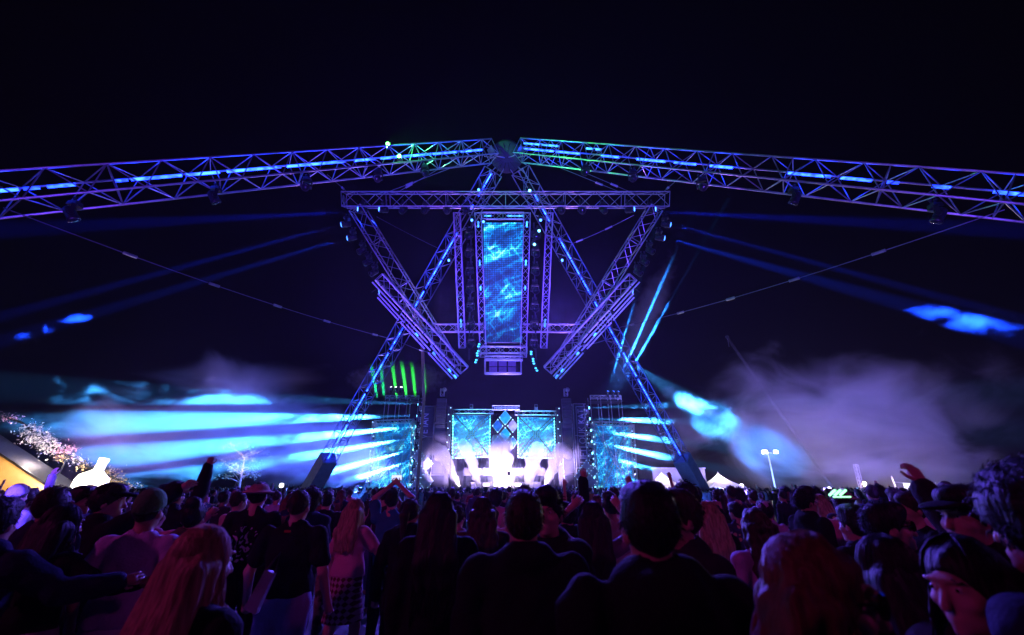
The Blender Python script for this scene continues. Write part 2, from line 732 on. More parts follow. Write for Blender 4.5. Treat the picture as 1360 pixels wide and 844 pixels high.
truss_thing('cross_truss', RG(457, 266), RG(886, 266), .92, 'long level cross truss at the top of the hanging rig', 'truss', None, .04, .022, (), up=tuple(-_pn), bay=.95)
for s, lab in ((-1, 'left slanting side truss of the hanging rig running down from the cross truss'), (1, 'right slanting side truss of the hanging rig running down from the cross truss')):
    X = lambda p: p if s < 0 else 1344 - p
    truss_thing('side_truss', RG(X(474), 277), RG(X(604), 488), .85, lab, 'truss', 'slanting side trusses of the hanging rig', .036, .02, (), up=tuple(-_pn), bay=.8)
    lab2 = ('left' if s < 0 else 'right') + ' wide ladder truss with long violet tubes at the foot of the rig'
    a, b = RG(X(504), 368, .9), RG(X(617), 492, .9)
    rt = empty('ladder_truss', a, lab2, 'truss', 'ladder trusses forming the V of the rig')
    d = b - a
    sd = d.cross(-_pn).normalized()
    m = MB().truss(Vector((0, 0, 0)) - sd * .0, d, .62, .4, up=tuple(-_pn), r=.045, rd=.022, bay=.7)
    m.build('truss_frame', ALU, rt)
    low = Vector((0, 0, -1)) - d.normalized() * Vector((0, 0, -1)).dot(d.normalized())
    low.normalize()
    for i, (o1, t0, t1) in enumerate(((.62, .0, .3), (.62, .33, .64), (.62, .67, 1.), (.86, .1, .4), (.86, .42, .7), (.86, .72, 1.), (1.06, .12, .36), (1.06, .38, .66), (1.06, .7, .98))):
        MB().tube(d * t0 + low * o1, d * t1 + low * o1, .05).build('tube', mat('pale tube housing', (.7, .66, .75), .35, .3), rt)
    m = MB()
    for i in range(8):
        t = (i + .5) / 8
        m.tube(d * t + low * .2, d * t + low * 1.1, .03)
    m.build('bracket', DARKM, rt)
    for t0 in (.52, .72, .9, .965):
        MB().tube(d * t0 + low * .75 + _pn * .1, d * (t0 + .03) + low * .78 + _pn * .1, .055).build('led_strip', STRIPC, rt)

for px0, py0, px1, py1, lab in ((607, 283, 614, 462, 'outer left upright truss beside the tall blue screen'), (635, 283, 642, 474, 'inner left upright truss framing the tall blue screen'),
                                (700, 283, 695, 474, 'inner right upright truss framing the tall blue screen'), (730, 283, 722, 462, 'outer right upright truss beside the tall blue screen')):
    stp = ((.06, .1), (.32, .36), (.5, .53)) if 'inner' in lab else ((.78, .84),)
    truss_thing('upright_truss', RG(px0, py0), RG(px1, py1), .42, lab, 'truss', 'upright trusses around the tall screen', .03, .016, stp, up=tuple(-_pn), bay=.5, soff=-_pn * -.25, smat=STRIPC, sr=.05)
truss_thing('rear_truss', RG(574, 436, -1.2), RG(772, 436, -1.2), .55, 'low level truss crossing behind the foot of the tall screen', 'truss', None, .032, .018, (), up=tuple(-_pn), bay=.55)
truss_thing('header_truss', RG(640, 287, .1), RG(696, 287, .1), .42, 'short truss heading the tall blue screen', 'truss', None, .03, .016, ((.05, .22), (.6, .97)), up=tuple(-_pn), bay=.5, smat=STRIPC)
truss_thing('footer_truss', RG(636, 465, .3), RG(700, 465, .3), .45, 'short truss closing the bottom of the tall blue screen', 'truss', None, .034, .018, (), up=tuple(-_pn), bay=.5)


# tall LED screen ------------------------------------------------
def screen_mat(name, strength, sx, sy, seed, dark=.35, kind=0):
    m = bpy.data.materials.new(name)
    m.use_nodes = True
    n, L = m.node_tree.nodes, m.node_tree.links
    b = n['Principled BSDF']
    b.inputs['Base Color'].default_value = (.01, .01, .015, 1)
    b.inputs['Roughness'].default_value = .4
    tc = n.new('ShaderNodeTexCoord')
    mp = n.new('ShaderNodeMapping')
    mp.inputs['Location'].default_value = (seed, seed * .37, 0)
    mp.inputs['Scale'].default_value = (sx, sy, 1)
    L.new(tc.outputs['UV'], mp.inputs[0])

    def math_(op, a, bb=None, cl=False):
        q = n.new('ShaderNodeMath')
        q.operation = op
        q.use_clamp = cl
        for i, v in enumerate((a, bb)):
            if v is None:
                continue
            if isinstance(v, (int, float)):
                q.inputs[i].default_value = v
            else:
                L.new(v, q.inputs[i])
        return q.outputs[0]

    def streak(rot, sc, lo, hi, dist, el=.13):
        m1 = n.new('ShaderNodeMapping')
        m1.inputs['Rotation'].default_value = (0, 0, rot)
        L.new(mp.outputs[0], m1.inputs[0])
        mm = n.new('ShaderNodeMapping')
        mm.inputs['Scale'].default_value = (sc * el, sc, 1)
        L.new(m1.outputs[0], mm.inputs[0])
        z = n.new('ShaderNodeTexNoise')
        z.inputs['Scale'].default_value = 1.
        z.inputs['Detail'].default_value = 4
        z.inputs['Distortion'].default_value = dist
        L.new(mm.outputs[0], z.inputs['Vector'])
        r_ = n.new('ShaderNodeMapRange')
        r_.inputs[1].default_value = lo
        r_.inputs[2].default_value = hi
        L.new(z.outputs[0], r_.inputs[0])
        return r_.outputs[0]

    s1, s2, s3 = streak(-.3, 7, .5, .68, .15), streak(-.85, 10, .54, .68, .1), streak(.95, 10, .55, .68, .1)
    big = streak(-.3, 2.2, .36, .62, .6, .45)
    vo = n.new('ShaderNodeTexVoronoi')
    vo.feature = 'DISTANCE_TO_EDGE'
    vo.inputs['Scale'].default_value = 3.2 if kind == 0 else 4.6
    L.new(mp.outputs[0], vo.inputs['Vector'])
    ln_ = n.new('ShaderNodeMapRange')
    ln_.inputs[1].default_value, ln_.inputs[2].default_value, ln_.inputs[3].default_value, ln_.inputs[4].default_value = 0., .05, 1., 0.
    L.new(vo.outputs['Distance'], ln_.inputs[0])
    t = math_('ADD', math_('MULTIPLY', s1, .7), math_('MULTIPLY', s2, .55))
    t = math_('ADD', t, math_('MULTIPLY', s3, .5))
    t = math_('ADD', t, math_('MULTIPLY', ln_.outputs[0], .3 if kind == 0 else .55))
    t = math_('MULTIPLY', t, math_('ADD', math_('MULTIPLY', big, .9), .25))
    t = math_('ADD', t, math_('MULTIPLY', big, .3))
    # pixel pitch of the panel: dark gaps in rows and columns
    sep = n.new('ShaderNodeSeparateXYZ')
    L.new(tc.outputs['UV'], sep.inputs[0])
    gx = math_('GREATER_THAN', math_('FRACT', math_('MULTIPLY', sep.outputs[0], 22 if kind == 0 else 40)), .32)
    gy = math_('GREATER_THAN', math_('FRACT', math_('MULTIPLY', sep.outputs[1], 58 if kind == 0 else 40)), .25)
    grid = math_('ADD', math_('MULTIPLY', math_('MULTIPLY', gx, gy), 1 - dark), dark)
    if kind == 0:
        fade = n.new('ShaderNodeMapRange')
        fade.inputs[1].default_value = .0
        fade.inputs[2].default_value = .3
        fade.inputs[3].default_value = .22
        L.new(sep.outputs[1], fade.inputs[0])
        grid = math_('MULTIPLY', grid, fade.outputs[0])
    cr = n.new('ShaderNodeValToRGB')
    e = cr.color_ramp.elements
    e[0].position, e[0].color = 0, (0, .02, .1, 1)
    e[1].position, e[1].color = 1, (.35, 1, 1, 1)
    for p, c in ((.25, (0, .08, .38, 1)), (.55, (.0, .35, .85, 1)), (.8, (.02, .75, 1, 1))):
        q = e.new(p)
        q.color = c
    L.new(t, cr.inputs[0])
    L.new(cr.outputs[0], b.inputs['Emission Color'])
    L.new(math_('MULTIPLY', grid, strength), b.inputs['Emission Strength'])
    return m


def quad_screen(name, p, m, parent, th, nrm):
    """p: four corners bottom-left, bottom-right, top-right, top-left; UV mapped front, real thickness behind"""
    me = bpy.data.meshes.new(name)
    back = [q - nrm * th for q in p]
    me.from_pydata([tuple(q) for q in p + back], [], [(0, 1, 2, 3), (7, 6, 5, 4), (0, 4, 5, 1), (1, 5, 6, 2), (2, 6, 7, 3), (3, 7, 4, 0)])
    uv = me.uv_layers.new()
    for i, c in enumerate(((0, 0), (1, 0), (1, 1), (0, 1))):
        uv.data[i].uv = c
    me.materials.append(m)
    me.materials.append(DARKM)
    for i, pl in enumerate(me.polygons):
        pl.material_index = 0 if i == 0 else 1
    o = bpy.data.objects.new(name, me)
    C.objects.link(o)
    if parent:
        o.parent = parent
    return o


p = [RG(643, 455, .1), RG(693, 455, .1), RG(694, 296, .1), RG(642, 296, .1)]
rt = empty('led_screen', p[0], 'tall narrow screen of cyan streaks hanging in the middle of the rig', 'screen')
quad_screen('display', [q - p[0] for q in p], screen_mat('tall screen picture', 2.1, 1.0, 3.0, 1.7, .12), rt, .12, _pn)
m = MB()
for i in range(4):
    a, b = p[i] - p[0], p[(i + 1) % 4] - p[0]
    m.tube(a - _pn * .07, b - _pn * .07, .05)
m.build('frame', DARKM, rt)

# louvred box under the screen
a, b = RG(644, 497, .5), RG(692, 497, .5)
rt = empty('blinder_box', a, 'silver framed box of louvred blinders hanging below the tall screen', 'light panel')
c, d = RG(692, 478, .5), RG(644, 478, .5)
m = MB()
for q0, q1 in ((a, b), (b, c), (c, d), (d, a)):
    m.tube(q0 - a, q1 - a, .05)
    m.tube(q0 - a - _pn * .4, q1 - a - _pn * .4, .04)
    m.tube(q0 - a, q0 - a - _pn * .4, .03)
m.build('frame', ALU, rt)
for i in range(3):
    for j in range(2):
        lerp = lambda u, v: (a + (b - a) * u) * (1 - v) + (d + (c - d) * u) * v - a
        u0, u1, v0, v1 = .12 + .26 * i, .34 + .26 * i, .12 + .4 * j, .46 + .4 * j
        q = [lerp(u0, v0), lerp(u1, v0), lerp(u1, v1), lerp(u0, v1)]
        m = MB()
        m.slab([x - _pn * .1 for x in q], .05)
        for k in range(4):
            v = v0 + (v1 - v0) * (k + .3) / 4
            m.tube(lerp(u0, v), lerp(u1, v), .018, n=4)
        m.build('louvre_panel', mat('pale louvre metal', (.5, .47, .5), .4, .5), rt)
truss_thing('hanger_truss', RG(644, 476, .5), RG(694, 476, .5), .3, 'small truss carrying the louvred blinder box', 'truss', None, .028, .014, (), up=tuple(-_pn), bay=.36)

for px0, py0, px1, py1, lab in ((637, 456, 632, 483, 'bright cyan dotted light bar left of the blinder box'), (705, 466, 713, 494, 'bright cyan dotted light bar right of the blinder box')):
    a, b = RG(px0, py0, .4), RG(px1, py1, .4)
    rt = empty('light_bar', a, lab, 'light bar', 'cyan light bars beside the blinder box')
    m, hs = MB(), MB()
    hs.tube(-_pn * .12, b - a - _pn * .12, .1)
    hs.build('housing', DARKM, rt)
    for i in range(9):
        if i % 4 != 2:
            m.box((b - a) * ((i + .5) / 9) + Vector((RND.uniform(-.05, .05), 0, 0)), (.13, .08, .07))
    m.build('led_cells', mat('cyan cells', (.2, .2, .2), emit=(.05, .5, 1), es=4), rt)

# ------------------------------------------------------------------ moving head lamps
def make_head(name, label, group):
    rt = empty(name, (0, 0, 0), label, 'stage lamp', group)
    MB().box((0, 0, .3), (.34, .3, .16), taper=.86).build('base', BLACKP, rt)
    m = MB()
    m.box((0, 0, .2), (.46, .14, .05))
    for s in (-1, 1):
        m.box((s * .215, 0, .02), (.045, .12, .34))
        m.lathe([(.085, -.03), (.085, .03)], (s * .215, 0, -.1), Matrix.Rotation(math.pi / 2, 3, 'Y'), 12)
    m.build('yoke', BLACKP, rt)
    m = MB()
    m.tube((-.12, 0, .4), (.12, 0, .4), .03)
    m.tube((.1, 0, .38), (.1, 0, .52), .03)
    m.tube((-.1, 0, .38), (-.1, 0, .52), .03)
    m.lathe([(.05, -.04), (.05, .04)], (.1, 0, .55), Matrix.Rotation(math.pi / 2, 3, 'Y'), 8)
    m.lathe([(.05, -.04), (.05, .04)], (-.1, 0, .55), Matrix.Rotation(math.pi / 2, 3, 'Y'), 8)
    m.build('clamp', DARKM, rt)
    return rt


def head_meshes():
    hd = MB().lathe([(.1, -.26), (.155, -.22), (.17, -.05), (.165, .1), (.185, .16), (.185, .25), (.15, .255)], n=14)
    ln = MB().lathe([(.02, .24), (.145, .262), (.1, .285), (.02, .295)], n=14)
    return hd, ln


_hd, _ln = head_meshes()
_proto = make_head('stage_lamp', 'proto', 'x')
_h = _hd.build('lamp_head', BLACKP, _proto, True)
_h.location = (0, 0, -.1)
_l = _ln.build('lens', GLASS, _h, True)
HEADS = []


def place_head(loc, aim, label, group, lit=None, scale=1., up=True):
    """a moving head hung (up) or standing, its lamp_head turned to aim"""
    o = dup(_proto, loc, (0, 0, 0), label, group)
    o.scale = (scale,) * 3
    if not up:
        o.rotation_euler = (math.pi, 0, 0)
    d = (Vector(aim) - Vector(loc))
    if not up:
        d = Vector((d.x, -d.y, -d.z))
    for ch in o.children:
        nm = ch.name.split('.')[0]
        yaw = math.atan2(d.x, -d.y)
        if nm == 'yoke':
            ch.rotation_euler = (0, 0, yaw)
        if nm == 'lamp_head':
            ch.rotation_euler = d.to_track_quat('Z', 'Y').to_euler()
            if lit:
                ln = ch.children[0]
                ln.material_slots[0].link = 'OBJECT'
                ln.material_slots[0].material = lit
    HEADS.append(o)
    return o


# on the cross truss
bar = [(482, 1), (510, 1), (536, 0), (565, 0), (594, 0), (618, 0), (745, 0), (773, 0), (801, 0), (836, 1), (864, 1)]
names = ['leftmost', 'second', 'third', 'fourth', 'fifth', 'sixth', 'seventh', 'eighth', 'ninth', 'tenth', 'last']
GB = 'lamps under the cross truss'
for (px, lit), nm in zip(bar, names):
    loc = RG(px, 277, .1)
    aim = loc + Vector((-8 if px < 672 else 8, -4, -1)) if lit else loc + Vector((RND.uniform(-1, 1), -2, -3))
    q = 'last lamp at the right end' if nm == 'last' else ('leftmost lamp' if nm == 'leftmost' else nm + ' lamp from the left')
    place_head(loc, aim, ('lit blue ' if lit else 'unlit black ') + q.replace('lamp', 'moving lamp') + ' under the cross truss', GB, BLUEL if lit else None, 1.15)

GS = {-1: 'lamps along the left side truss', 1: 'lamps along the right side truss'}
side = [(460, 296, 1), (468, 314, 1), (481, 331, 0), (489, 346, 0), (497, 360, 0), (510, 385, 1)]
ordn = ['topmost', 'second', 'third', 'fourth', 'fifth', 'lowest']
for s in (-1, 1):
    for (px, py, lit), nm in zip(side, ordn):
        px = px if s < 0 else 1344 - px
        loc = RG(px, py, .2)
        aim = loc + Vector((s * 8, -2, -2.5)) if lit else loc + Vector((s * 2, -1.5, -2.5))
        place_head(loc, aim, ('lit blue ' if lit else 'unlit ') + nm + ' moving lamp beside the ' + ('left' if s < 0 else 'right') + ' side truss of the rig', GS[s], BLUEL if lit else None, 1.15)

# dark stacks between the uprights
for s, px in ((-1, 623), (1, 712)):
    for i in range(7):
        py = 312 + 24 * i
        loc = RG(px - s * .4 * i, py, .1)
        nm = ['top', 'second', 'third', 'fourth', 'fifth', 'sixth', 'bottom'][i]
        place_head(loc, loc + Vector((s * .6, -3, -2)), 'unlit ' + nm + ' lamp stacked between the ' + ('left' if s < 0 else 'right') + ' pair of upright trusses', 'dark lamps stacked beside the tall screen', None, 1.2)
    rt = empty('lamp_pipe', RG(px - s * 3, 296, -.2), 'thin dark pipe carrying the lamp stack ' + ('left' if s < 0 else 'right') + ' of the tall screen', 'pipe', 'pipes carrying the dark lamp stacks')
    MB().tube((0, 0, 0), RG(px, 478, -.2) - rt.location, .05).build('pipe', DARKM, rt)
for px, py, lab in ((628, 292, 'small lit blue lamp beside the top of the left inner upright'), (643, 294, 'small lit blue lamp at the upper left corner of the tall screen'), (717, 292, 'small lit blue lamp near the top of the right upright truss'),
                    (598, 345, 'small lit blue lamp beside the left truss leg'), (745, 345, 'small lit blue lamp beside the right truss leg'), (715, 306, 'round cyan lit lamp right of the tall screen'),
                    (709, 324, 'cyan lit lamp hanging beside the right inner upright truss'), (703, 253, 'bright cyan lamp on the right leg above the cross truss'), (637, 252, 'bright blue lamp on the left leg above the cross truss')):
    loc = RG(px, py, .3)
    place_head(loc, loc + Vector(((px - 680) * .03, -4, -2.2)), lab, 'small lit lamps around the tall screen', BLUEL if 'blue' in lab else CYL, .62)

# on the arms
for s, lst in ((-1, [(110, 279), (293, 258), (412, 242), (505, 229), (566, 222)]), (1, [(1232, 286), (1048, 261), (928, 243), (838, 233), (776, 227)])):
    for (px, py), nm in zip(lst, ['outermost', 'second outermost', 'middle', 'fourth outermost', 'innermost']):
        a, b = (armL0, armL1) if s < 0 else (armR0, armR1)
        t = solid_span(px, px, a, b)[0]
        loc = a + (b - a) * t + Vector((0, 0, -1.12))
        place_head(loc, loc + Vector((-s * .9, -2.2, -2.4)) if abs(px - 680) < 300 else loc + Vector((-s * 1.2, 1.2, -2.4)), nm + ' dark moving lamp hanging under the ' + ('left' if s < 0 else 'right') + ' truss arm', 'lamps hanging under the truss arms', None, 1.1)
# green lasers on the left arm
for px, py, lab in ((518, 199, 'green laser box on the upper chord of the left arm'), (535, 219, 'green laser box on the lower chord of the left arm')):
    a, b = armL0, armL1
    t = solid_span(px, px, a, b)[0]
    loc = a + (b - a) * t + Vector((0, -.6, .5 if py < 210 else -.5))
    rt = empty('laser_box', loc, lab, 'laser', 'green lasers on the left arm')
    MB().box((0, 0, 0), (.3, .34, .22), taper=.9).build('housing', BLACKP, rt)
    MB().lathe([(.02, -.01), (.1, 0), (.02, .02)], (0, -.18, 0), Matrix.Rotation(math.pi / 2, 3, 'X')).build('aperture', mat('green aperture', (.1, .1, .1), emit=(.05, 1, .05), es=30), rt)
    lamp(loc + Vector((0, -.3, 0)), loc + Vector((1.2, .6, 0)), 140, 1500, (.05, 1, .05), .05)


# ------------------------------------------------------------------ cables
def cable(name, a, b, sag, r, label, group, clips=0, n=24):
    a, b = Vector(a), Vector(b)
    rt = empty(name, a, label, 'cable', group)
    pts = [(b - a) * (i / n) - Vector((0, 0, sag * 4 * (i / n) * (1 - i / n))) for i in range(n + 1)]
    MB().path(pts, r, 5).build('rope', CABLE, rt)
    for k in range(clips):
        i = int((k + .7) / clips * n * .9) + 1
        MB().tube(pts[min(i, n - 1)], pts[min(i, n - 1)] + (pts[min(i + 1, n)] - pts[min(i, n - 1)]).normalized() * .5, r * 3.2).build('turnbuckle', ALU, rt)
    return rt


def on_arm(px, s, dz):
    a, b = (armL0, armL1) if s < 0 else (armR0, armR1)
    t = solid_span(px, px, a, b)[0]
    return a + (b - a) * t + Vector((0, 0, dz))


def on_leg(py, s):
    a, b = (legL0, legL1) if s < 0 else (legR0, legR1)
    t = y_span(py, py, a, b)[0]
    return a + (b - a) * t


cable('guy_cable', on_arm(14, -1, -.6), on_leg(452, -1), .35, .022, 'long guy cable from the left truss arm down to the left leg', 'guy cables between arms and legs', 5)
cable('guy_cable', on_arm(1325, 1, -.6), on_leg(438, 1), .35, .022, 'long guy cable from the right truss arm down to the right leg', 'guy cables between arms and legs', 5)
cable('guy_cable', on_leg(452, -1), RG(575, 470, -1), .1, .018, 'short cable from the left leg to the foot of the rig', 'guy cables between arms and legs', 1)
cable('guy_cable', on_leg(448, 1), RG(760, 462, -1), .1, .03, 'short cable from the right leg to the foot of the rig', 'guy cables between arms and legs', 1)
cable('guy_cable', RG(500, 288, -.6), RG(615, 345, -2.5), .1, .012, 'thin brace wire inside the rig left of the screen', 'brace wires inside the rig', 0)
cable('guy_cable', RG(842, 286, -.6), RG(757, 325, -2.), .1, .018, 'thin brace wire inside the rig right of the screen', 'brace wires inside the rig', 2)
cable('sling_cable', on_arm(628, -1, -.6), RG(508, 258), .0, .02, 'upper sling from the left arm down to the cross truss', 'slings carrying the cross truss', 1)
cable('sling_cable', on_arm(600, -1, -.6), RG(522, 259), .0, .02, 'lower sling from the left arm down to the cross truss', 'slings carrying the cross truss', 1)
cable('sling_cable', on_arm(715, 1, -.6), RG(830, 258), .0, .02, 'upper sling from the right arm down to the cross truss', 'slings carrying the cross truss', 1)
cable('sling_cable', on_arm(740, 1, -.6), RG(846, 259), .0, .02, 'lower sling from the right arm down to the cross truss', 'slings carrying the cross truss', 1)
cable('sling_cable', on_arm(437, -1, -.6), RG(462, 256), .0, .02, 'short sling at the left end of the cross truss', 'slings carrying the cross truss', 1)
cable('sling_cable', on_arm(905, 1, -.6), RG(880, 256), .0, .02, 'short sling at the right end of the cross truss', 'slings carrying the cross truss', 1)
cable('sling_cable', HUB + Vector((-.5, 0, -.9)), RG(646, 258), .0, .016, 'plumb sling from the hub to the cross truss left of centre', 'slings carrying the cross truss', 0)
cable('sling_cable', HUB + Vector((.8, 0, -.9)), RG(700, 258), .0, .016, 'plumb sling from the hub to the cross truss right of centre', 'slings carrying the cross truss', 0)
# brown cable bundle hanging from the left leg
a = on_leg(400, -1)
rt = empty('cable_drop', a, 'thick brown cable bundle hanging down from the left leg behind the rig', 'cable')
b = W(563, 532, a.y + 8)
m = MB().path([(0, 0, 0), (b - a) * .5 + Vector((.1, 0, 0)), b - a, Vector((b.x - a.x, b.y - a.y, -a.z))], .13, 6)
m.build('bundle', mat('brown cable jacket', (.42, .19, .11), .7), rt)

# ================================================================== the stage far behind
SY = 60.
Q = lambda px, py, dy=0.: W(px, py, SY + dy)
NY = Vector((0, -1, 0))


def grounded(p):
    return Vector((p.x, p.y, 0))


# stage platform and back wall
zc = Q(670, 643).z
m = MB()
m.box((0, SY + 7, .65), (27, 13, 1.3))
rt = empty('stage_platform', (0, SY + 7, 0), 'dark raised stage platform behind the crowd under the white smoke', 'stage')
m2 = MB().box((0, 0, .62), (27, 13, 1.24))
m2.build('deck', CLOTH_STAGE, rt)
MB().box((0, 0, 1.27), (27.1, 13.1, .06)).build('edge_trim', ALU, rt)
# DJ booth with pale letters
bp = Vector((Q(672, 640).x, SY + 2.6, 1.3))
rt = empty('dj_booth', bp, 'long white fronted booth across the stage with pale lettering', 'booth')
MB().box((0, 0, .55), (9.5, 1.2, 1.1)).build('front', mat('booth white', (.06, .055, .08), .6), rt)
MB().box((0, 0, 1.13), (9.7, 1.4, .07)).build('top', DARKM, rt)


def text(body, size, m, parent, loc, rot, name='lettering', ext=.02, align='CENTER', sx=1.):
    cu = bpy.data.curves.new(name, 'FONT')
    cu.body = body
    cu.size = size
    cu.extrude = ext
    cu.align_x = align
    cu.align_y = 'CENTER'
    o = bpy.data.objects.new(name, cu)
    C.objects.link(o)
    dg = bpy.context.evaluated_depsgraph_get()
    me = bpy.data.meshes.new_from_object(o.evaluated_get(dg))
    bpy.data.objects.remove(o)
    me.materials.clear()
    me.materials.append(m)
    t = bpy.data.objects.new(name, me)
    C.objects.link(t)
    t.parent = parent
    t.location = loc
    t.rotation_euler = rot
    t.scale = (sx, 1, 1)
    return t


LETW = mat('pale lit lettering', (.85, .85, .9), .6, emit=(.8, .75, 1), es=.9)
m = MB().box((0, 0, 0), (24, .12, 1.5))
rt = empty('fascia_board', Q(670, 627, 1.5), 'pale fascia board over the booth with white lettering half lost in smoke', 'fascia')
MB().box((0, 0, 0), (11, .14, 1.0)).build('board', mat('fascia pale', (.04, .036, .055), .7), rt)
text('WNL', 1.1, LETW, rt, (-3.3, -.11, 0), (math.pi / 2, 0, 0))
text('ION', 1.1, LETW, rt, (2.1, -.11, 0), (math.pi / 2, 0, 0))

# back wall cloth: big dark drape
rt = empty('back_drape', (Q(670, 640).x, SY + 12, 0), 'dark pleated backdrop cloth closing the back of the stage', 'backdrop')
m = MB()
n = 60
top = Q(672, 550, 12).z
x0, x1 = Q(575, 600, 12).x - rt.location.x, Q(768, 600, 12).x - rt.location.x
vs = []
for k in range(2):
    for i in range(n + 1):
        m.v.append(Vector((x0 + (x1 - x0) * i / n, .18 * math.sin(i * 2.1) + k * .25, 0)))
    for i in range(n + 1):
        m.v.append(Vector((x0 + (x1 - x0) * i / n, .18 * math.sin(i * 2.1) + k * .25, top)))
for k in range(2):
    o = k * 2 * (n + 1)
    for i in range(n):
        f = (o + i, o + i + 1, o + n + 2 + i, o + n + 1 + i)
        m.f.append(f if k == 0 else f[::-1])
for a_, b_ in ((0, 2 * n + 2), (n, 3 * n + 2)):
    m.f.append((a_, a_ + n + 1, b_ + n + 1, b_))
m.build('drape', CLOTH_STAGE, rt)

# the two square screens with their X braces
SCR = (((602, 551), (651, 552), (650, 607), (601, 609)), ((688, 554), (736, 555), (737, 609), (688, 608)))
for i, (tl, tr, br, bl) in enumerate(SCR):
    nm = 'left' if i == 0 else 'right'
    p = [Q(*bl), Q(*br), Q(*tr), Q(*tl)]
    rt = empty('stage_screen', p[0], nm + ' square stage screen of bright cyan shards crossed by dark braces', 'screen', 'square screens on the stage')
    quad_screen('display', [q - p[0] for q in p], screen_mat('stage screen picture ' + nm, 1.7, 2.2, 2.2, 3.1 + 5 * i, .55, 1), rt, .2, NY)
    m = MB()
    for k in range(4):
        m.tube(p[k] - p[0], p[(k + 1) % 4] - p[0], .09)
    m.build('frame', DARKM, rt)
    m = MB()
    c = (p[0] + p[2]) / 2 - p[0] + Vector((0, -.5, .4))
    for k in range(4):
        e = p[k] - p[0] + Vector((0, -.4, 0))
        for o in (-.14, .14):
            m.tube(e + Vector((o, 0, -o)), c + Vector((o, 0, -o)), .06, n=4)
        for j in range(9):
            t = (j + .5) / 9
            m.tube(e + (c - e) * t + Vector((-.14, 0, .14)), e + (c - e) * (t + .06) + Vector((.14, 0, -.14)), .03, n=4)
    m.build('cross_brace', DARKM, rt)
    m = MB()
    for ox in (-.42, -.14, .14, .42):
        m.box(c + Vector((ox, -.2, -.25)), (.16, .25, 1.1))
    m.build('lamp_cluster', BLACKP, rt)
    m = MB()
    for k in (0, 1, 3):
        a, b = p[k] - p[0], p[(k + 1) % 4] - p[0]
        m.tube(a + Vector((0, -.11, 0)), b + Vector((0, -.11, 0)), .02, n=4)
        for j in range(14):
            m.box(a + (b - a) * ((j + .5) / 14) + Vector((0, -.14, 0)), (.14, .06, .14))
    m.build('edge_pixels', mat('edge pixels', (.2, .2, .2), emit=(.1, .75, 1), es=5), rt)
    l = bpy.data.lights.new('screen_glow', 'AREA')
    l.energy = 900
    l.color = (.1, .6, 1)
    l.size = 4.5
    o = bpy.data.objects.new('screen_glow', l)
    C.objects.link(o)
    o.location = (p[0] + p[2]) / 2 + Vector((0, -1.2, 0))
    o.rotation_euler = (math.pi / 2, 0, 0)
    o.visible_camera = True
for px0, px1, py, lab in ((598, 655, 547, 'header truss above the left square stage screen'), (684, 741, 549, 'header truss above the right square stage screen'), (654, 690, 542, 'short raised header truss over the centre diamonds')):
    truss_thing('stage_truss', Q(px0, py, .3), Q(px1, py, .3), .55, lab, 'truss', 'header trusses on the stage', .045, .03, ((.05, .95),) if px0 == 654 else (), bay=.8, smat=mat('dim violet strip', (.2, .2, .2), emit=(.2, .25, 1), es=2.5))
for px, py, lab in ((626, 541, 'small lamp pod on the header truss over the left square screen'), (712, 541, 'small lamp pod on the header truss over the right square screen')):
    b = Q(px, py + 5, .3)
    rt = empty('lamp_pod', b, lab, 'lamp', 'lamp pods on the stage header trusses')
    MB().box((0, 0, .45), (.5, .5, .9), taper=.8).build('housing', mat('pod grey', (.2, .2, .23), .5), rt)
    MB().lathe([(.05, 0), (.2, .02), (.1, .06)], (0, -.24, .6), Matrix.Rotation(math.pi / 2, 3, 'X'), 10).build('lens', GLASS, rt)

# centre diamonds
DIA = [(671, 555, 9, 'topmost', 1), (661, 566, 8, 'left', 0), (681, 566, 8, 'right', 2), (671, 577, 8, 'lower', 1), (661, 588, 7, 'bottom left', 0), (681, 588, 7, 'bottom right', 0)]
for px, py, r, nm, k in DIA:
    c = Q(px, py, .2)
    s = r / F * SY * 1.02
    rt = empty('glowing_diamond', c, nm + ' diamond shaped glowing panel at the centre of the stage wall', 'panel', 'diamond panels at stage centre')
    pts = [Vector((0, 0, -s)), Vector((s * .82, 0, 0)), Vector((0, 0, s)), Vector((-s * .82, 0, 0))]
    dm = mat('diamond picture %d' % k, ((.02, .08, .2), (.02, .25, .4), (.3, .2, .3))[k], .5, 0, .9, 1.6, emit=((.01, .06, .3), (.02, .3, .6), (.35, .2, .5))[k], es=.8)
    MB().slab(pts, .12).build('face', dm, rt)
    m = MB()
    for i in range(4):
        m.tube(pts[i] + Vector((0, -.06, 0)), pts[(i + 1) % 4] + Vector((0, -.06, 0)), .06, n=4)
    m.build('rim', ALU, rt)
    m = MB()
    for i in range(4):
        m.box(pts[i] * .96 + Vector((0, -.12, 0)), (.12, .06, .12))
    m.build('corner_pixels', PIX, rt)
